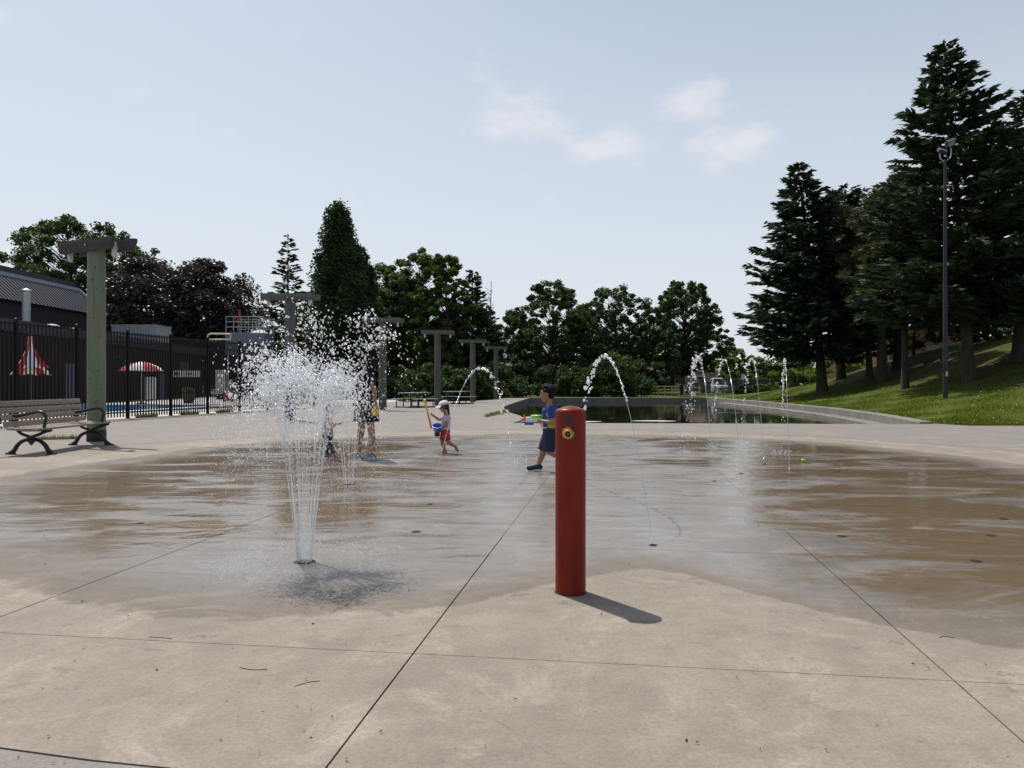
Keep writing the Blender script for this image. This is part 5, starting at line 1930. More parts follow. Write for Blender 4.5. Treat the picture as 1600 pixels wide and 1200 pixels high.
# ---- boy with the water gun (faces -x in the world)
boy = empty('person', (0.52, 10.42, -0.022), PI)
tag(boy, 'boy in a blue and yellow rash shirt and navy shorts walking behind the bollard', 'person')
S = 0.235
hc, HM = head_frame((0.035, 0, 1.085), R(-14), R(4))
RH, RK, RA, RT = (0.0, -0.07, 0.565), (0.085, -0.075, 0.31), (0.165, -0.07, 0.085), (0.29, -0.075, 0.065)
LH_, LK, LA, LT = (-0.01, 0.07, 0.565), (0.02, 0.08, 0.31), (-0.20, 0.08, 0.20), (-0.245, 0.085, 0.09)
b = MB()
b.ball((-0.005, 0, 0.60), (0.085, 0.115, 0.095), 16)
b.caps((-0.005, 0, 0.62), (0.0, 0, 0.83), 0.09, 0.095, 16)
b.ball((-0.005, 0, 0.83), (0.085, 0.13, 0.10), 16)
b.caps((0.0, -0.06, 0.90), (0.0, 0.06, 0.90), 0.055, 0.055, 12)
b.caps((0.0, 0, 0.90), (0.02, 0, 1.0), 0.042, 0.042, 12)
head(b, hc, HM, S)
leg(b, RH, RK, RA, RT, 0.072)
leg(b, LH_, LK, LA, LT, 0.072)
LS, LE, LW = (0.0, 0.135, 0.885), (-0.03, 0.185, 0.705), (0.11, 0.10, 0.72)
RS, RE, RW = (0.0, -0.135, 0.885), (0.03, -0.16, 0.71), (0.19, -0.06, 0.70)
for s_, e_, w_ in ((LS, LE, LW), (RS, RE, RW)):
    b.caps(s_, e_, 0.040, 0.032, 12)
    b.caps(e_, w_, 0.032, 0.022, 12)
hand(b, LW, (0.9, -0.25, 0.1), (0, -1, 0.2), 0.105, 1.1, thumb_side=1)
hand(b, RW, (0.9, 0.25, 0.05), (0, 0.6, 0.8), 0.105, 1.1, thumb_side=-1)
b.remesh('body', 'skin_tan', boy, 0.0065, 3)
face_parts(boy, hc, HM, S)
h = MB()
h.ball(hc + HM @ Vector((-0.10 * S, 0, 0.20 * S)), (0.45 * S, 0.40 * S, 0.37 * S), 18, HM)
h.ball(hc + HM @ Vector((-0.20 * S, 0, 0.0)), (0.28 * S, 0.36 * S, 0.30 * S), 14, HM)
rgn = random.Random(4)
for i in range(60):
    a, e = rgn.uniform(0, 6.28), rgn.uniform(0.1, 1.5)
    dv = Vector((math.cos(a) * math.cos(e) * 0.44, math.sin(a) * math.cos(e) * 0.39, math.sin(e) * 0.40 + 0.15)) * S
    if dv.x > 0.18 * S and dv.z < 0.32 * S:
        continue
    p = hc + HM @ (dv + Vector((-0.05 * S, 0, 0)))
    h.caps(p, p + HM @ (dv.normalized() * 0.07 * S + Vector((rgn.uniform(-.05, .1), rgn.uniform(-.06, .06), 0.02)) * S), 0.06 * S, 0.02 * S, 6)
hm = h.remesh('hair', 'hair_black', boy, 0.008, 2)
sh = MB()
sh.tube([(-0.005, 0, 0.585), (-0.005, 0, 0.66), (0, 0, 0.78), (-0.003, 0, 0.87), (0, 0, 0.92), (0.008, 0, 0.945)], [0.116, 0.115, 0.122, 0.132, 0.10, 0.058], 24, sy=1.0)
for i_, v in enumerate(sh.v):
    x, y, z = v
    sh.v[i_] = (x * 0.86, y * (1.05 if z > 0.7 else 1.02), z)
for s_, e_ in ((LS, LE), (RS, RE)):
    sv = Vector(s_)
    ev = Vector(e_)
    sh.ball(sv, 0.054, 12)
    sh.tube([sv, sv.lerp(ev, 0.72)], [0.054, 0.049], 14)
sh.remesh('shirt', 'shirt_blue', boy, 0.008, 3)
sp_ = MB()
for e in (-1, 1):
    sp_.ball((-0.015, e * 0.085, 0.72), (0.062, 0.064, 0.16), 14)
    sp_.caps((0.03, e * 0.115, 0.80), (0.01, e * 0.10, 0.925), 0.03, 0.022, 10)
sp_.remesh('side_panel', 'shirt_yellow', boy, 0.008, 3)
so = MB()
so.tube([(-0.005, 0, 0.535), (-0.005, 0, 0.625)], [0.118, 0.118], 24)
for i_, v in enumerate(so.v):
    so.v[i_] = (v[0] * 0.88, v[1] * 1.05, v[2])
for h_, k_ in ((RH, RK), (LH_, LK)):
    hv_, kv = Vector(h_), Vector(k_)
    so.ball(hv_, 0.088, 14)
    so.tube([hv_, hv_.lerp(kv, 0.5), hv_.lerp(kv, 1.02)], [0.088, 0.088, 0.084], 16)
so.remesh('shorts', 'shorts_navy', boy, 0.008, 3)
MB().lathe([(0.109, 0.618), (0.113, 0.622), (0.113, 0.634), (0.109, 0.638)], 24).build('waistband', 'sole_white', boy, True)
shoe(boy, RA, RT, 0.075, 'shoe_blue', 'sole_white')
shoe(boy, LA, LT, 0.075, 'shoe_blue', 'sole_white')

# water gun held by the boy
gun = empty('water_gun', (0.52 - 0.20, 10.42, 0.713), PI)
tag(gun, 'white and green toy water gun with an orange tip held by the boy', 'toy')
MB().box((0.02, 0, 0.0), (0.24, 0.055, 0.075), bev=0.02).build('body', 'toy_white', gun, True, 40)
MB().caps((-0.10, 0, 0.035), (0.04, 0, 0.035), 0.032, 0.030, 12).build('tank', 'toy_green', gun, True)
MB().tube([(0.135, 0, 0.005), (0.165, 0, 0.005), (0.17, 0, 0.005), (0.195, 0, 0.005)], [0.03, 0.03, 0.022, 0.02], 14).build('nozzle', 'toy_orange', gun, True, 40)
MB().box((0.155, 0, 0.05), (0.016, 0.02, 0.04), bev=0.004).build('sight', 'toy_orange', gun)
MB().box((0.085, 0, -0.052), (0.13, 0.045, 0.045), bev=0.015).build('pump_grip', 'toy_blue', gun, True, 40)
MB().box((-0.09, 0, -0.06), (0.045, 0.035, 0.085), mat=Matrix.Rotation(R(15), 3, 'Y'), bev=0.01).build('handle', 'toy_white', gun, True, 40)

# ---- little girl with cap, red shorts, bare feet
girl = empty('person', (-1.14, 13.2, -0.008), PI)
tag(girl, 'small barefoot girl in a white cap, pink shirt and red shorts striding', 'person')
S = 0.185
hc, HM = head_frame((0.045, 0, 0.815), R(10), R(14))
RH, RK, RA, RT = (0.03, -0.045, 0.385), (0.075, -0.05, 0.205), (0.025, -0.045, 0.045), (0.095, -0.05, 0.025)
LH_, LK, LA, LT = (0.01, 0.045, 0.385), (-0.03, 0.05, 0.205), (-0.175, 0.05, 0.125), (-0.21, 0.052, 0.045)
b = MB()
b.ball((0.02, 0, 0.41), (0.07, 0.08, 0.075), 14)
b.caps((0.022, 0, 0.43), (0.0, 0, 0.58), 0.072, 0.07, 14)
b.ball((0.0, 0, 0.59), (0.065, 0.085, 0.07), 14)
b.caps((-0.0, -0.05, 0.645), (-0.0, 0.05, 0.645), 0.036, 0.036, 12)
b.caps((0.0, 0, 0.64), (0.025, 0, 0.74), 0.032, 0.032, 12)
head(b, hc, HM, S)
leg(b, RH, RK, RA, RT, 0.056)
leg(b, LH_, LK, LA, LT, 0.056)
RS, RE, RW = (0.01, -0.095, 0.63), (0.135, -0.12, 0.585), (0.24, -0.06, 0.665)
LS, LE, LW = (-0.0, 0.095, 0.63), (-0.03, 0.135, 0.50), (0.075, 0.12, 0.455)
for s_, e_, w_ in ((LS, LE, LW), (RS, RE, RW)):
    b.caps(s_, e_, 0.030, 0.025, 12)
    b.caps(e_, w_, 0.025, 0.018, 12)
hand(b, RW, (0.6, 0.2, 0.6), (0.3, 0.9, -0.1), 0.08, 1.4, thumb_side=-1)
hand(b, LW, (0.9, -0.2, -0.1), (0, -0.8, 0.3), 0.08, 1.3, thumb_side=1)
b.remesh('body', 'skin_tan', girl, 0.0055, 3)
face_parts(girl, hc, HM, S)
h = MB()
h.ball(hc + HM @ Vector((-0.08 * S, 0, 0.08 * S)), (0.43 * S, 0.40 * S, 0.42 * S), 16, HM)
h.caps(hc + HM @ Vector((-0.38 * S, 0, 0.0)), hc + Vector((-0.46 * S, 0, -0.55 * S)), 0.15 * S, 0.12 * S, 10)
h.caps(hc + Vector((-0.46 * S, 0, -0.5 * S)), hc + Vector((-0.56 * S, 0, -1.15 * S)), 0.12 * S, 0.05 * S, 10)
h.remesh('hair', 'hair_brown', girl, 0.007, 2)
cp_ = MB()
n = 24
vs, fs = [], []
for j in range(7):
    ph = PI / 2 * j / 6
    for i in range(n):
        an = 2 * PI * i / n
        vs.append(hc + HM @ Vector((-0.06 * S + 0.52 * S * math.cos(an) * math.cos(ph), 0.47 * S * math.sin(an) * math.cos(ph), 0.17 * S + 0.42 * S * math.sin(ph))))
fs = [(j * n + i, j * n + (i + 1) % n, (j + 1) * n + (i + 1) % n, (j + 1) * n + i) for j in range(6) for i in range(n)]
cap_ = cp_.add(vs, fs).build('cap', 'cap_white', girl, True)
vs, fs = [], []
for j in range(5):
    for i in range(9):
        an = -0.95 + 1.9 * i / 8
        rr2 = 0.50 + 0.36 * j / 4 * math.cos(an * 0.8)
        for dz in (0.0, 0.02):
            vs.append(hc + HM @ Vector((-0.06 * S + rr2 * S * math.cos(an), 0.47 / 0.5 * rr2 * S * math.sin(an), 0.18 * S - 0.10 * S * j / 4 - 0.04 * S * an * an + dz * S)))
for j in range(4):
    for i in range(8):
        a = (j * 9 + i) * 2
        b_ = ((j + 1) * 9 + i) * 2
        fs += [(a, a + 2, b_ + 2, b_), (a + 1, b_ + 1, b_ + 3, a + 3)]
for i in range(8):
    a = (4 * 9 + i) * 2
    fs.append((a, a + 2, a + 3, a + 1))
MB().add(vs, fs).build('brim', 'cap_white', cap_, True)
sh = MB()
sh.tube([(0.02, 0, 0.40), (0.015, 0, 0.46), (0.0, 0, 0.57), (-0.0, 0, 0.62), (0.0, 0, 0.655), (0.008, 0, 0.68)], [0.092, 0.09, 0.09, 0.092, 0.07, 0.042], 22)
for i_, v in enumerate(sh.v):
    sh.v[i_] = (v[0] * 0.92, v[1] * 1.06, v[2])
for s_, e_ in ((LS, LE), (RS, RE)):
    sv, ev = Vector(s_), Vector(e_)
    sh.ball(sv, 0.042, 12)
    sh.tube([sv, sv.lerp(ev, 0.55)], [0.042, 0.044], 14)
sh.remesh('shirt', 'shirt_pink', girl, 0.007, 3)
so = MB()
so.tube([(0.02, 0, 0.365), (0.02, 0, 0.43)], [0.09, 0.088], 20)
for h_, k_ in ((RH, RK), (LH_, LK)):
    hv_, kv = Vector(h_), Vector(k_)
    so.ball(hv_, 0.066, 14)
    so.tube([hv_, hv_.lerp(kv, 0.85)], [0.066, 0.064], 16)
so.remesh('shorts', 'shorts_red', girl, 0.007, 3)
gx, gy = -1.14, 13.2


def gw(p):
    return (gx - p[0], gy - p[1], p[2])


st = empty('water_squirter', gw((0.27, -0.045, 0.47)), 0)
tag(st, 'yellow and orange water squirter stick held by the girl', 'toy')
o_ = Vector((0, 0, 0))
top_ = Vector((-0.105, 0, 0.43))
MB().tube([o_ - top_ * 0.1, top_ * 0.52], [0.017, 0.016], 12).build('handle', 'toy_orange', st, True, 40)
MB().tube([top_ * 0.5, top_], [0.014, 0.016], 12).build('barrel', 'toy_yellow', st, True, 40)
MB().ball(top_ * 1.03, 0.027, 14).build('tip', 'toy_yellow', st, True)
bk = empty('toy_bucket', gw((0.14, 0.11, 0.395)), 0)
tag(bk, 'small blue toy bucket held by the girl in the cap', 'bucket')
Mb = Matrix.Rotation(R(28), 3, 'X')
MB().lathe([(0.0, 0.0), (0.058, 0.0), (0.082, 0.10), (0.088, 0.105), (0.082, 0.108), (0.076, 0.10), (0.05, 0.012), (0.0, 0.012)], 24, M=Mb).build('pail', 'toy_blue', bk, True, 40)
MB().tube([Mb @ Vector((0.086 * math.cos(a), 0.086 * math.sin(a), 0.107)) for a in [2 * PI * i / 24 for i in range(25)]], 0.007, 8).build('rim', 'toy_white', bk, True)
MB().tube(catmull([Mb @ Vector((-0.086, 0, 0.10)), Mb @ Vector((-0.05, 0.0, 0.165)), Mb @ Vector((0.05, 0.0, 0.165)), Mb @ Vector((0.086, 0, 0.10))], 6), 0.005, 6).build('bail', 'toy_white', bk, True)
bg = empty('black_pouch', gw((0.15, 0.07, 0.285)), 0)
tag(bg, 'small round black pouch hanging below the blue toy bucket', 'pouch')
MB().ball((0, 0, 0.055), (0.05, 0.045, 0.055), 14).build('pouch', 'black_rubber', bg, True)
MB().tube([(0, 0, 0.10), (0.005, 0, 0.16)], 0.006, 6).build('strap', 'toy_orange', bg)

# ---- woman in black
wom = empty('person', (-2.33, 12.2, 0), PI)
tag(wom, 'woman in a black dress with bare legs and blue sandals behind the spray', 'person')
S = 0.225
hc, HM = head_frame((0.02, 0, 1.555), R(8), R(16))
FH_, FK, FA, FT = (0.03, -0.085, 0.86), (0.105, -0.085, 0.46), (0.135, -0.085, 0.09), (0.30, -0.09, 0.04)
BH_, BK, BA, BT = (-0.03, 0.085, 0.86), (-0.095, 0.09, 0.46), (-0.125, 0.09, 0.09), (0.03, 0.12, 0.04)
b = MB()
b.ball((0, 0, 0.92), (0.125, 0.165, 0.13), 16)
b.caps((0, 0, 0.95), (0, 0, 1.22), 0.115, 0.115, 16)
b.ball((0, 0, 1.23), (0.11, 0.155, 0.13), 16)
b.caps((0, -0.11, 1.35), (0, 0.11, 1.35), 0.06, 0.06, 12)
b.caps((0, 0, 1.36), (0.015, 0, 1.50), 0.052, 0.05, 12)
head(b, hc, HM, S)
leg(b, FH_, FK, FA, FT, 0.085)
leg(b, BH_, BK, BA, BT, 0.085)
LS, LE, LW = (-0.02, 0.18, 1.34), (-0.165, 0.23, 1.10), (-0.17, 0.20, 0.87)
RS, RE, RW = (0.0, -0.18, 1.34), (0.03, -0.23, 1.09), (0.16, -0.17, 0.93)
for s_, e_, w_ in ((LS, LE, LW), (RS, RE, RW)):
    b.caps(s_, e_, 0.046, 0.038, 12)
    b.caps(e_, w_, 0.038, 0.026, 12)
hand(b, LW, (0.0, -0.05, -1), (0.1, -1, 0), 0.15, 1.1, thumb_side=-1)
hand(b, RW, (0.7, 0.2, -0.6), (-0.2, 1, 0), 0.15, 0.8, thumb_side=1)
b.remesh('body', 'skin_tan', wom, 0.009, 3)
face_parts(wom, hc, HM, S)
h = MB()
h.ball(hc + HM @ Vector((-0.09 * S, 0, 0.12 * S)), (0.46 * S, 0.43 * S, 0.45 * S), 16, HM)
h.caps(hc + Vector((-0.28 * S, 0, 0.0)), hc + Vector((-0.36 * S, 0, -0.9 * S)), 0.30 * S, 0.22 * S, 12)
h.remesh('hair', 'hair_black', wom, 0.010, 2)
dr = MB()
dr.tube([(0.0, 0, 0.60), (0, 0, 0.75), (0, 0, 0.92), (0, 0, 1.10), (0, 0, 1.25), (0, 0, 1.36), (0.005, 0, 1.42)], [0.225, 0.205, 0.178, 0.142, 0.162, 0.125, 0.07], 28)
for i_, v in enumerate(dr.v):
    x, y, z = v
    an = math.atan2(y, x)
    fold = 1 + (0.05 * math.sin(9 * an) if z < 0.8 else 0)
    dr.v[i_] = (x * 0.92 * fold, y * 1.06 * fold, z)
for s_, e_ in ((LS, LE), (RS, RE)):
    sv, ev = Vector(s_), Vector(e_)
    dr.ball(sv, 0.066, 12)
    dr.tube([sv, sv.lerp(ev, 0.6)], [0.066, 0.07], 14)
dr.remesh('dress', 'dress_black', wom, 0.010, 3)
for a_, t_ in ((FA, FT), (BA, BT)):
    shoe(wom, (a_[0], a_[1], a_[2] - 0.04), (t_[0] - 0.04, t_[1], t_[2] - 0.005), 0.058, 'shoe_sky', 'sole_white')
yb = empty('yellow_pail', (-2.33 + 0.17, 12.2 - 0.21, 0.70), 0)
tag(yb, 'small yellow toy pail carried in the hand of the woman in black', 'pail')
MB().lathe([(0.0, 0.0), (0.05, 0.0), (0.064, 0.11), (0.068, 0.115), (0.06, 0.115), (0.045, 0.012), (0.0, 0.012)], 20).build('bucket', 'toy_yellow', yb, True, 40)
MB().tube(catmull([(-0.064, 0, 0.11), (-0.04, 0, 0.165), (0.04, 0, 0.165), (0.064, 0, 0.11)], 6), 0.006, 6).build('handle', 'toy_white', yb, True)

# ---- toddler in front of the woman, facing her
tod = empty('person', (-2.93, 12.1, 0), R(4))
tag(tod, 'toddler in a grey shirt and dark trousers with orange armbands in the spray', 'person')
S = 0.19
hc, HM = head_frame((0.02, 0, 0.79), 0, R(0))
RH, RK, RA, RT = (0.0, -0.045, 0.36), (0.06, -0.05, 0.20), (0.09, -0.05, 0.06), (0.16, -0.05, 0.035)
LH_, LK, LA, LT = (0.0, 0.045, 0.36), (0.02, 0.05, 0.20), (-0.03, 0.05, 0.055), (0.05, 0.052, 0.035)
b = MB()
b.ball((0, 0, 0.39), (0.075, 0.085, 0.08), 14)
b.caps((0, 0, 0.41), (0, 0, 0.56), 0.078, 0.072, 14)
b.caps((0, -0.05, 0.62), (0, 0.05, 0.62), 0.04, 0.04, 12)
b.caps((0, 0, 0.62), (0.01, 0, 0.71), 0.034, 0.034, 12)
head(b, hc, HM, S)
leg(b, RH, RK, RA, RT, 0.056)
leg(b, LH_, LK, LA, LT, 0.056)
RS, RE, RW = (0.01, -0.095, 0.61), (0.09, -0.13, 0.53), (0.18, -0.08, 0.57)
LS, LE, LW = (0.0, 0.095, 0.61), (-0.08, 0.13, 0.53), (-0.09, 0.14, 0.42)
for s_, e_, w_ in ((LS, LE, LW), (RS, RE, RW)):
    b.caps(s_, e_, 0.030, 0.025, 12)
    b.caps(e_, w_, 0.025, 0.018, 12)
hand(b, RW, (0.9, 0.2, 0.3), (0, 0.8, 0.2), 0.08, 0.8, thumb_side=-1)
hand(b, LW, (-0.1, 0.1, -1), (0.1, -1, 0), 0.08, 0.7, thumb_side=1)
b.remesh('body', 'skin_light', tod, 0.0055, 3)
face_parts(tod, hc, HM, S)
h = MB()
h.ball(hc + Vector((-0.07 * S, 0, 0.14 * S)), (0.46 * S, 0.41 * S, 0.42 * S), 16)
h.remesh('hair', 'hair_brown', tod, 0.008, 2)
sh = MB()
sh.tube([(0, 0, 0.355), (0, 0, 0.43), (0, 0, 0.56), (0, 0, 0.63), (0.004, 0, 0.66)], [0.10, 0.096, 0.092, 0.075, 0.045], 22)
for i_, v in enumerate(sh.v):
    sh.v[i_] = (v[0] * 0.92, v[1] * 1.06, v[2])
for s_, e_ in ((LS, LE), (RS, RE)):
    sv, ev = Vector(s_), Vector(e_)
    sh.ball(sv, 0.042, 12)
    sh.tube([sv, sv.lerp(ev, 0.5)], [0.042, 0.042], 14)
sh.remesh('shirt', 'shirt_grey', tod, 0.007, 3)
so = MB()
so.ball((0, 0, 0.37), (0.09, 0.10, 0.08), 14)
for h_, k_, a_ in ((RH, RK, RA), (LH_, LK, LA)):
    hv_, kv, av = Vector(h_), Vector(k_), Vector(a_)
    so.ball(hv_, 0.066, 14)
    so.tube([hv_, kv, kv.lerp(av, 0.75)], [0.066, 0.052, 0.048], 16)
so.remesh('trousers', 'pants_dark', tod, 0.007, 3)
for s_, e_ in ((LS, LE), (RS, RE)):
    sv, ev = Vector(s_), Vector(e_)
    MB().caps(sv.lerp(ev, 0.45), sv.lerp(ev, 0.95), 0.045, 0.045, 14).build('armband', 'toy_orange', tod, True)
shoe(tod, RA, RT, 0.055, 'shoe_pink', 'sole_white')
shoe(tod, LA, LT, 0.055, 'shoe_pink', 'sole_white')

# ------------------------------------------------------------------ water jets
t_ = (1 + 5 ** 0.5) / 2
ICO_V = np.array([(-1, t_, 0), (1, t_, 0), (-1, -t_, 0), (1, -t_, 0), (0, -1, t_), (0, 1, t_), (0, -1, -t_), (0, 1, -t_), (t_, 0, -1), (t_, 0, 1), (-t_, 0, -1), (-t_, 0, 1)]) / math.hypot(1, t_)
ICO_F = np.array([(0, 11, 5), (0, 5, 1), (0, 1, 7), (0, 7, 10), (0, 10, 11), (1, 5, 9), (5, 11, 4), (11, 10, 2), (10, 7, 6), (7, 1, 8),
                  (3, 9, 4), (3, 4, 2), (3, 2, 6), (3, 6, 8), (3, 8, 9), (4, 9, 5), (2, 4, 11), (6, 2, 10), (8, 6, 7), (9, 8, 1)])


def drops_obj(name, P, Rr, parent, rng, vel=None, stretch=0.5, kind='stuff', mat='water_drops'):
    n = len(P)
    sc = np.repeat(Rr[:, None], 3, 1) * rng.uniform(0.75, 1.25, (n, 3))
    V = ICO_V[None] * sc[:, None, :] * rng.uniform(0.8, 1.2, (n, 12, 1))
    if vel is not None:
        u = unit(vel)
        along = (V * u[:, None, :]).sum(2, keepdims=True)
        V = V + along * u[:, None, :] * stretch * rng.random((n, 1, 1)) * 2
    V = V + P[:, None, :]
    F = (ICO_F[None] + (np.arange(n) * 12)[:, None, None]).reshape(-1, 3)
    o = np_obj(name, V.reshape(-1, 3), F, mat, parent, True)
    if kind:
        o['kind'] = kind
    return o


GR = 9.81


def nozzle(parent, r=0.05):
    MB().lathe([(0.0, 0.006), (r * 0.3, 0.006), (r * 0.35, 0.003), (r * 0.85, 0.005), (r, 0.001), (r, -0.01)], 20).build('nozzle', 'steel_nozzle', parent, True, 40)


simple('steel_nozzle', (0.02, 0.018, 0.016), 0.7, spec=0.2)


def spray_fountain(loc, label, seed, height, spread, nst, ndrop, size, splash_r, coh):
    rng = np.random.default_rng(seed)
    t = empty('spray_fountain', loc)
    tag(t, label, 'fountain')
    nozzle(t, 0.075)
    vz0 = math.sqrt(2 * GR * height)
    az = 2 * PI * (np.arange(nst) + rng.uniform(-0.2, 0.2, nst)) / nst
    vr0 = spread * (0.55 + 0.6 * rng.random(nst) ** 0.7)
    vz = vz0 * rng.uniform(0.90, 1.03, nst)
    r0 = 0.045
    mb = MB()
    for i in range(nst):
        pts = []
        T = coh * rng.uniform(0.75, 1.1)
        for q in range(7):
            tm = T * q / 6
            rr = r0 + vr0[i] * tm
            pts.append((rr * math.cos(az[i]), rr * math.sin(az[i]), vz[i] * tm - 0.5 * GR * tm * tm))
        mb.tube(pts, [0.0024, 0.0023, 0.0021, 0.0019, 0.0016, 0.0012, 0.0008], 5, cap=False)
    s_ = mb.build('streams', 'water_stream', t, True)
    s_['kind'] = 'stuff'
    # drops sampled evenly in time, so they crowd at the top
    si = rng.integers(0, nst, ndrop)
    tf = 2 * vz[si] / GR
    tm = rng.beta(1.7, 1.25, ndrop) * tf * 0.98
    young = tm < coh * 0.8
    keep = ~young | (rng.random(ndrop) < 0.55)
    si, tm = si[keep], tm[keep]
    n = len(si)
    age = np.clip((tm - coh * 0.55) / 0.5, 0, 1.6)
    jit = rng.normal(size=(n, 3)) * (0.35 * age)[:, None] * np.array([spread, spread, 0.40]) * 0.55
    dm = age * 0.10 * rng.random(n)
    r = r0 + vr0[si] * tm * (1 + dm)
    P = np.stack([r * np.cos(az[si]), r * np.sin(az[si]), vz[si] * tm - 0.5 * GR * tm * tm], 1) + jit * np.minimum(1, tm)[:, None] * 1.0
    vel = np.stack([vr0[si] * np.cos(az[si]), vr0[si] * np.sin(az[si]), vz[si] - GR * tm], 1)
    ok = P[:, 2] > 0.01
    P, vel, tm = P[ok], vel[ok], tm[ok]
    up = np.clip((P[:, 2] / height - 0.35) * 1.8, 0.0, 1)
    falling = vel[:, 2] < -1.5
    Rr = size * (0.42 + 0.75 * up) * np.exp(rng.normal(size=len(P)) * 0.38)
    Rr[falling] *= 0.82
    drops_obj('drops', P, Rr, t, rng, vel, 0.35)
    # patter where the water lands
    m = int(ndrop * 0.55)
    a = rng.uniform(0, 2 * PI, m)
    q = splash_r * np.clip(rng.normal(0.72, 0.22, m), 0.1, 1.35)
    z = 0.004 + rng.exponential(0.022, m)
    P = np.stack([q * np.cos(a), q * np.sin(a), z], 1)
    drops_obj('splash', P, size * 0.36 * np.exp(rng.normal(size=m) * 0.4), t, rng)
    return t


spray_fountain((-1.40, 5.14, 0.0), 'big bursting spray fountain of white drops on the wet pad', 1, 1.37, 0.46, 44, 17000, 0.0036, 0.62, 0.20)
spray_fountain((-1.95, 9.1, 0.0), 'taller looser spray fountain behind the big bursting one', 2, 2.02, 0.72, 10, 1300, 0.0068, 0.9, 0.30)


def arc_jet(nz, apex, label, seed, dens=75, size=0.0085, coh=0.42, spread=1.0):
    """one arching jet from its nozzle through an apex; it breaks into drops after the first part of its flight"""
    rng = np.random.default_rng(seed)
    t = empty('water_jet', (nz[0], nz[1], 0))
    tag(t, label, 'water jet', 'arching jets of the splash pad')
    nozzle(t, 0.032)
    h = apex[2]
    vz = math.sqrt(2 * GR * h)
    ta = vz / GR
    vx, vy = (apex[0] - nz[0]) / ta, (apex[1] - nz[1]) / ta
    pts = []
    for q in range(16):
        tm = ta * 2 * coh * q / 15
        pts.append((vx * tm, vy * tm, vz * tm - 0.5 * GR * tm * tm))
    w = 0.0026 * math.sqrt(nz[1] / 6)
    MB().tube(pts, [w * 1.1] * 10 + [w * 0.9] * 6, 6).build('stream', 'water_stream', t, True)
    n = int(dens * 2)
    tm = ta * 2 * (coh * 0.55 + (0.985 - coh * 0.55) * np.sort(rng.random(n)))
    age = np.clip(tm / (2 * ta) - coh * 0.6, 0, 1)
    P = np.stack([vx * tm, vy * tm, vz * tm - 0.5 * GR * tm * tm], 1) + rng.normal(size=(n, 3)) * (0.004 + 0.07 * spread * age ** 1.4)[:, None]
    vel = np.stack([np.full(n, vx), np.full(n, vy), vz - GR * tm], 1)
    ok = P[:, 2] > 0.01
    Rr = size * np.exp(rng.normal(size=n) * 0.35) * (0.55 + 0.6 * np.clip(age * 3, 0, 1))
    late = np.clip((tm / (2 * ta) - 0.72) / 0.28, 0, 1)
    Rr = Rr * (1 - 0.62 * late)
    drops_obj('drops', P[ok], Rr[ok], t, rng, vel[ok], 0.6)
    m = 110
    a = rng.uniform(0, 6.28, m)
    q = np.abs(rng.normal(size=m)) * 0.16
    P = np.stack([vx * 2 * ta + q * np.cos(a), vy * 2 * ta + q * np.sin(a), 0.004 + rng.exponential(0.03, m)], 1)
    drops_obj('splash', P, 0.0042 * np.exp(rng.normal(size=m) * 0.4), t, rng)
    return t


def apex_at(px, py, d_):
    return ((px - 800) / 1190 * d_, d_, EYE + (600 - py) / 1190 * d_)


arc_jet((1.05, 5.67), apex_at(943, 556, 7.6), 'arching jet of water beside the bollard, broken into large drops', 11, 75, 0.0095, 0.40, 0.55)
arc_jet((-0.82, 7.6), apex_at(752, 575, 9.6), 'thin arching jet rising beside the girl in the cap', 12, 55, 0.0095, 0.40, 0.5)
arc_jet((AX(1116, 9.4), 9.4), apex_at(1090, 558, 11.4), 'arching jet that scatters widely in front of the bare-trunked tree', 13, 120, 0.0095, 0.45, 1.5)
arc_jet((AX(1158, 10.2), 10.2), apex_at(1131, 562, 12.2), 'thin arching jet in front of the white van-like car', 14, 50, 0.0085, 0.55, 0.6)
arc_jet((AX(1194, 11.4), 11.4), apex_at(1174, 560, 13.2), 'slender arching jet in front of the notice sign', 15, 45, 0.0095, 0.55, 0.5)
arc_jet((AX(1233, 10.0), 10.0), apex_at(1226, 562, 11.6), 'near upright jet in front of the brick shed', 16, 60, 0.009, 0.52, 0.5)

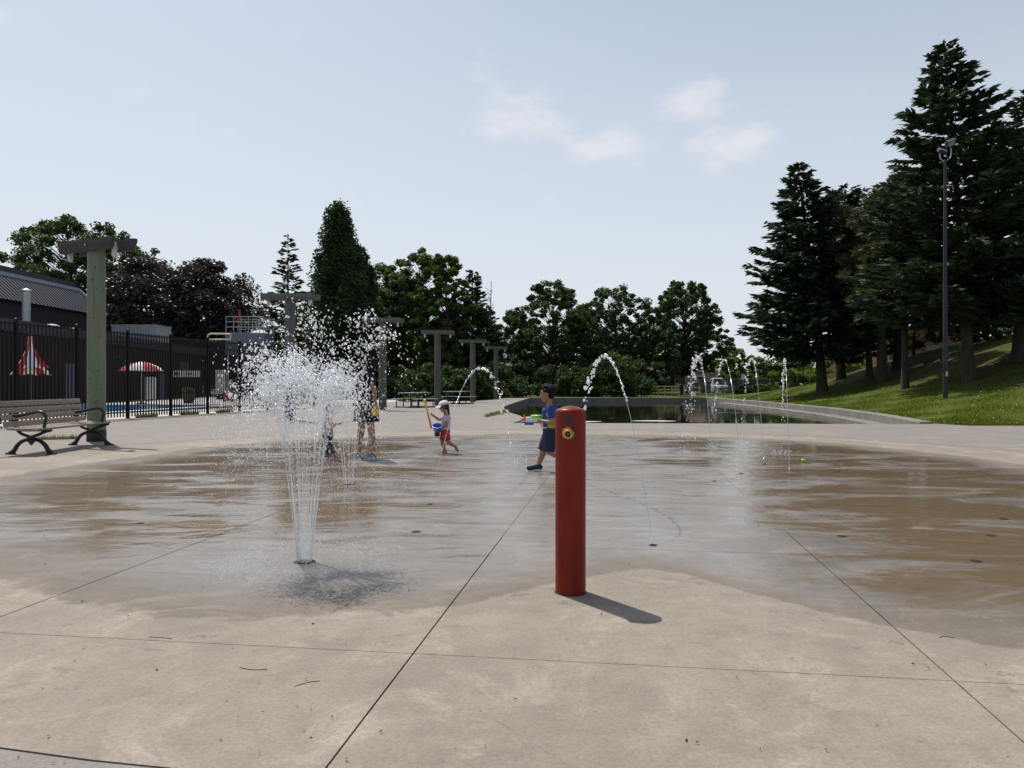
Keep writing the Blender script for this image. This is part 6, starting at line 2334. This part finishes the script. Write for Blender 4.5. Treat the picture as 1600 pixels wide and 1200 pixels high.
# jets that are switched off: flat dark nozzle plates let into the pad
i = 0
for px, py in ((1315, 838), (1548, 837), (1568, 811), (1525, 877), (1500, 740), (1545, 742), (218, 818), (650, 831)):
    d_ = EYE * 1190 / (py - 600)
    o = MB().lathe([(0.0, 0.005), (0.014, 0.005), (0.016, 0.003), (0.034, 0.004), (0.04, 0.001), (0.04, -0.015)], 20).build('nozzle_plate', 'steel_nozzle', None, True, 40)
    o.location = (AX(px, d_), d_, 0)
    tag(o, {218: 'idle nozzle plate on the wet pad between the bench and the big spray', 650: 'idle nozzle plate on the wet pad between the big spray and the bollard',
            1315: 'idle nozzle plate closest to the slab joint right of the bollard'}.get(px, 'flat dark nozzle plate in the brown-stained wet part right of the slab joint'),
        'nozzle', 'idle nozzle plates in the splash pad')
gbll = empty('green_ball', (4.47, 11.7, 0.0))
tag(gbll, 'tiny bright green ball lying on the wet pad', 'ball')
MB().ball((0, 0, 0.026), (0.028, 0.03, 0.026), 14).build('shell', 'toy_green', gbll, True)
MB().tube([(0.026, 0, 0.028), (0.04, 0.004, 0.03)], [0.006, 0.009], 8).build('knot', 'toy_green', gbll, True)

# scattered bits of leaf and twig on the dry concrete
rng = np.random.default_rng(31)
n = 230
yy = 2.4 + 4.2 * rng.random(n) ** 1.2
xx = (rng.random(n) - 0.5) * 2 * 0.70 * yy
c = np.stack([xx, yy, np.full(n, 0.0075)], 1)
az = rng.uniform(0, 6.28, n)
L = rng.uniform(0.002, 0.009, n)
a = np.stack([np.cos(az) * L, np.sin(az) * L, rng.normal(size=n) * 0.0015], 1)
b = np.stack([-np.sin(az) * L * 0.45, np.cos(az) * L * 0.45, rng.normal(size=n) * 0.002], 1)
v, f = cards(c, a, b)
o = np_obj('leaf_litter', v, f, 'litter')
tag(o, 'tiny brown bits of leaf scattered over the dry concrete', 'leaf litter', kind='stuff')
for pts, lb in (([(-1.15, 3.22), (-1.09, 3.195), (-1.03, 3.20)], 'thin pale curved twig lying on the dry pad below the big fountain'),
                ([(-0.86, 3.02), (-0.82, 3.06), (-0.775, 3.075)], 'short straight dark twig on the dry pad near the long joint'),
                ([(-1.72, 3.61), (-1.66, 3.60), (-1.60, 3.585)], 'fine dark twig on the dry pad near the cross joint'),
                ([(2.02, 3.60), (2.05, 3.615), (2.09, 3.60)], 'curled brown leaf stalk on the damp edge of the pad')):
    z = 0.0035
    o = MB().tube(catmull([(x, y, z - 0.002) for x, y in pts], 5), 0.0013, 6).build('twig', 'litter', None, True)
    tag(o, lb, 'twig')
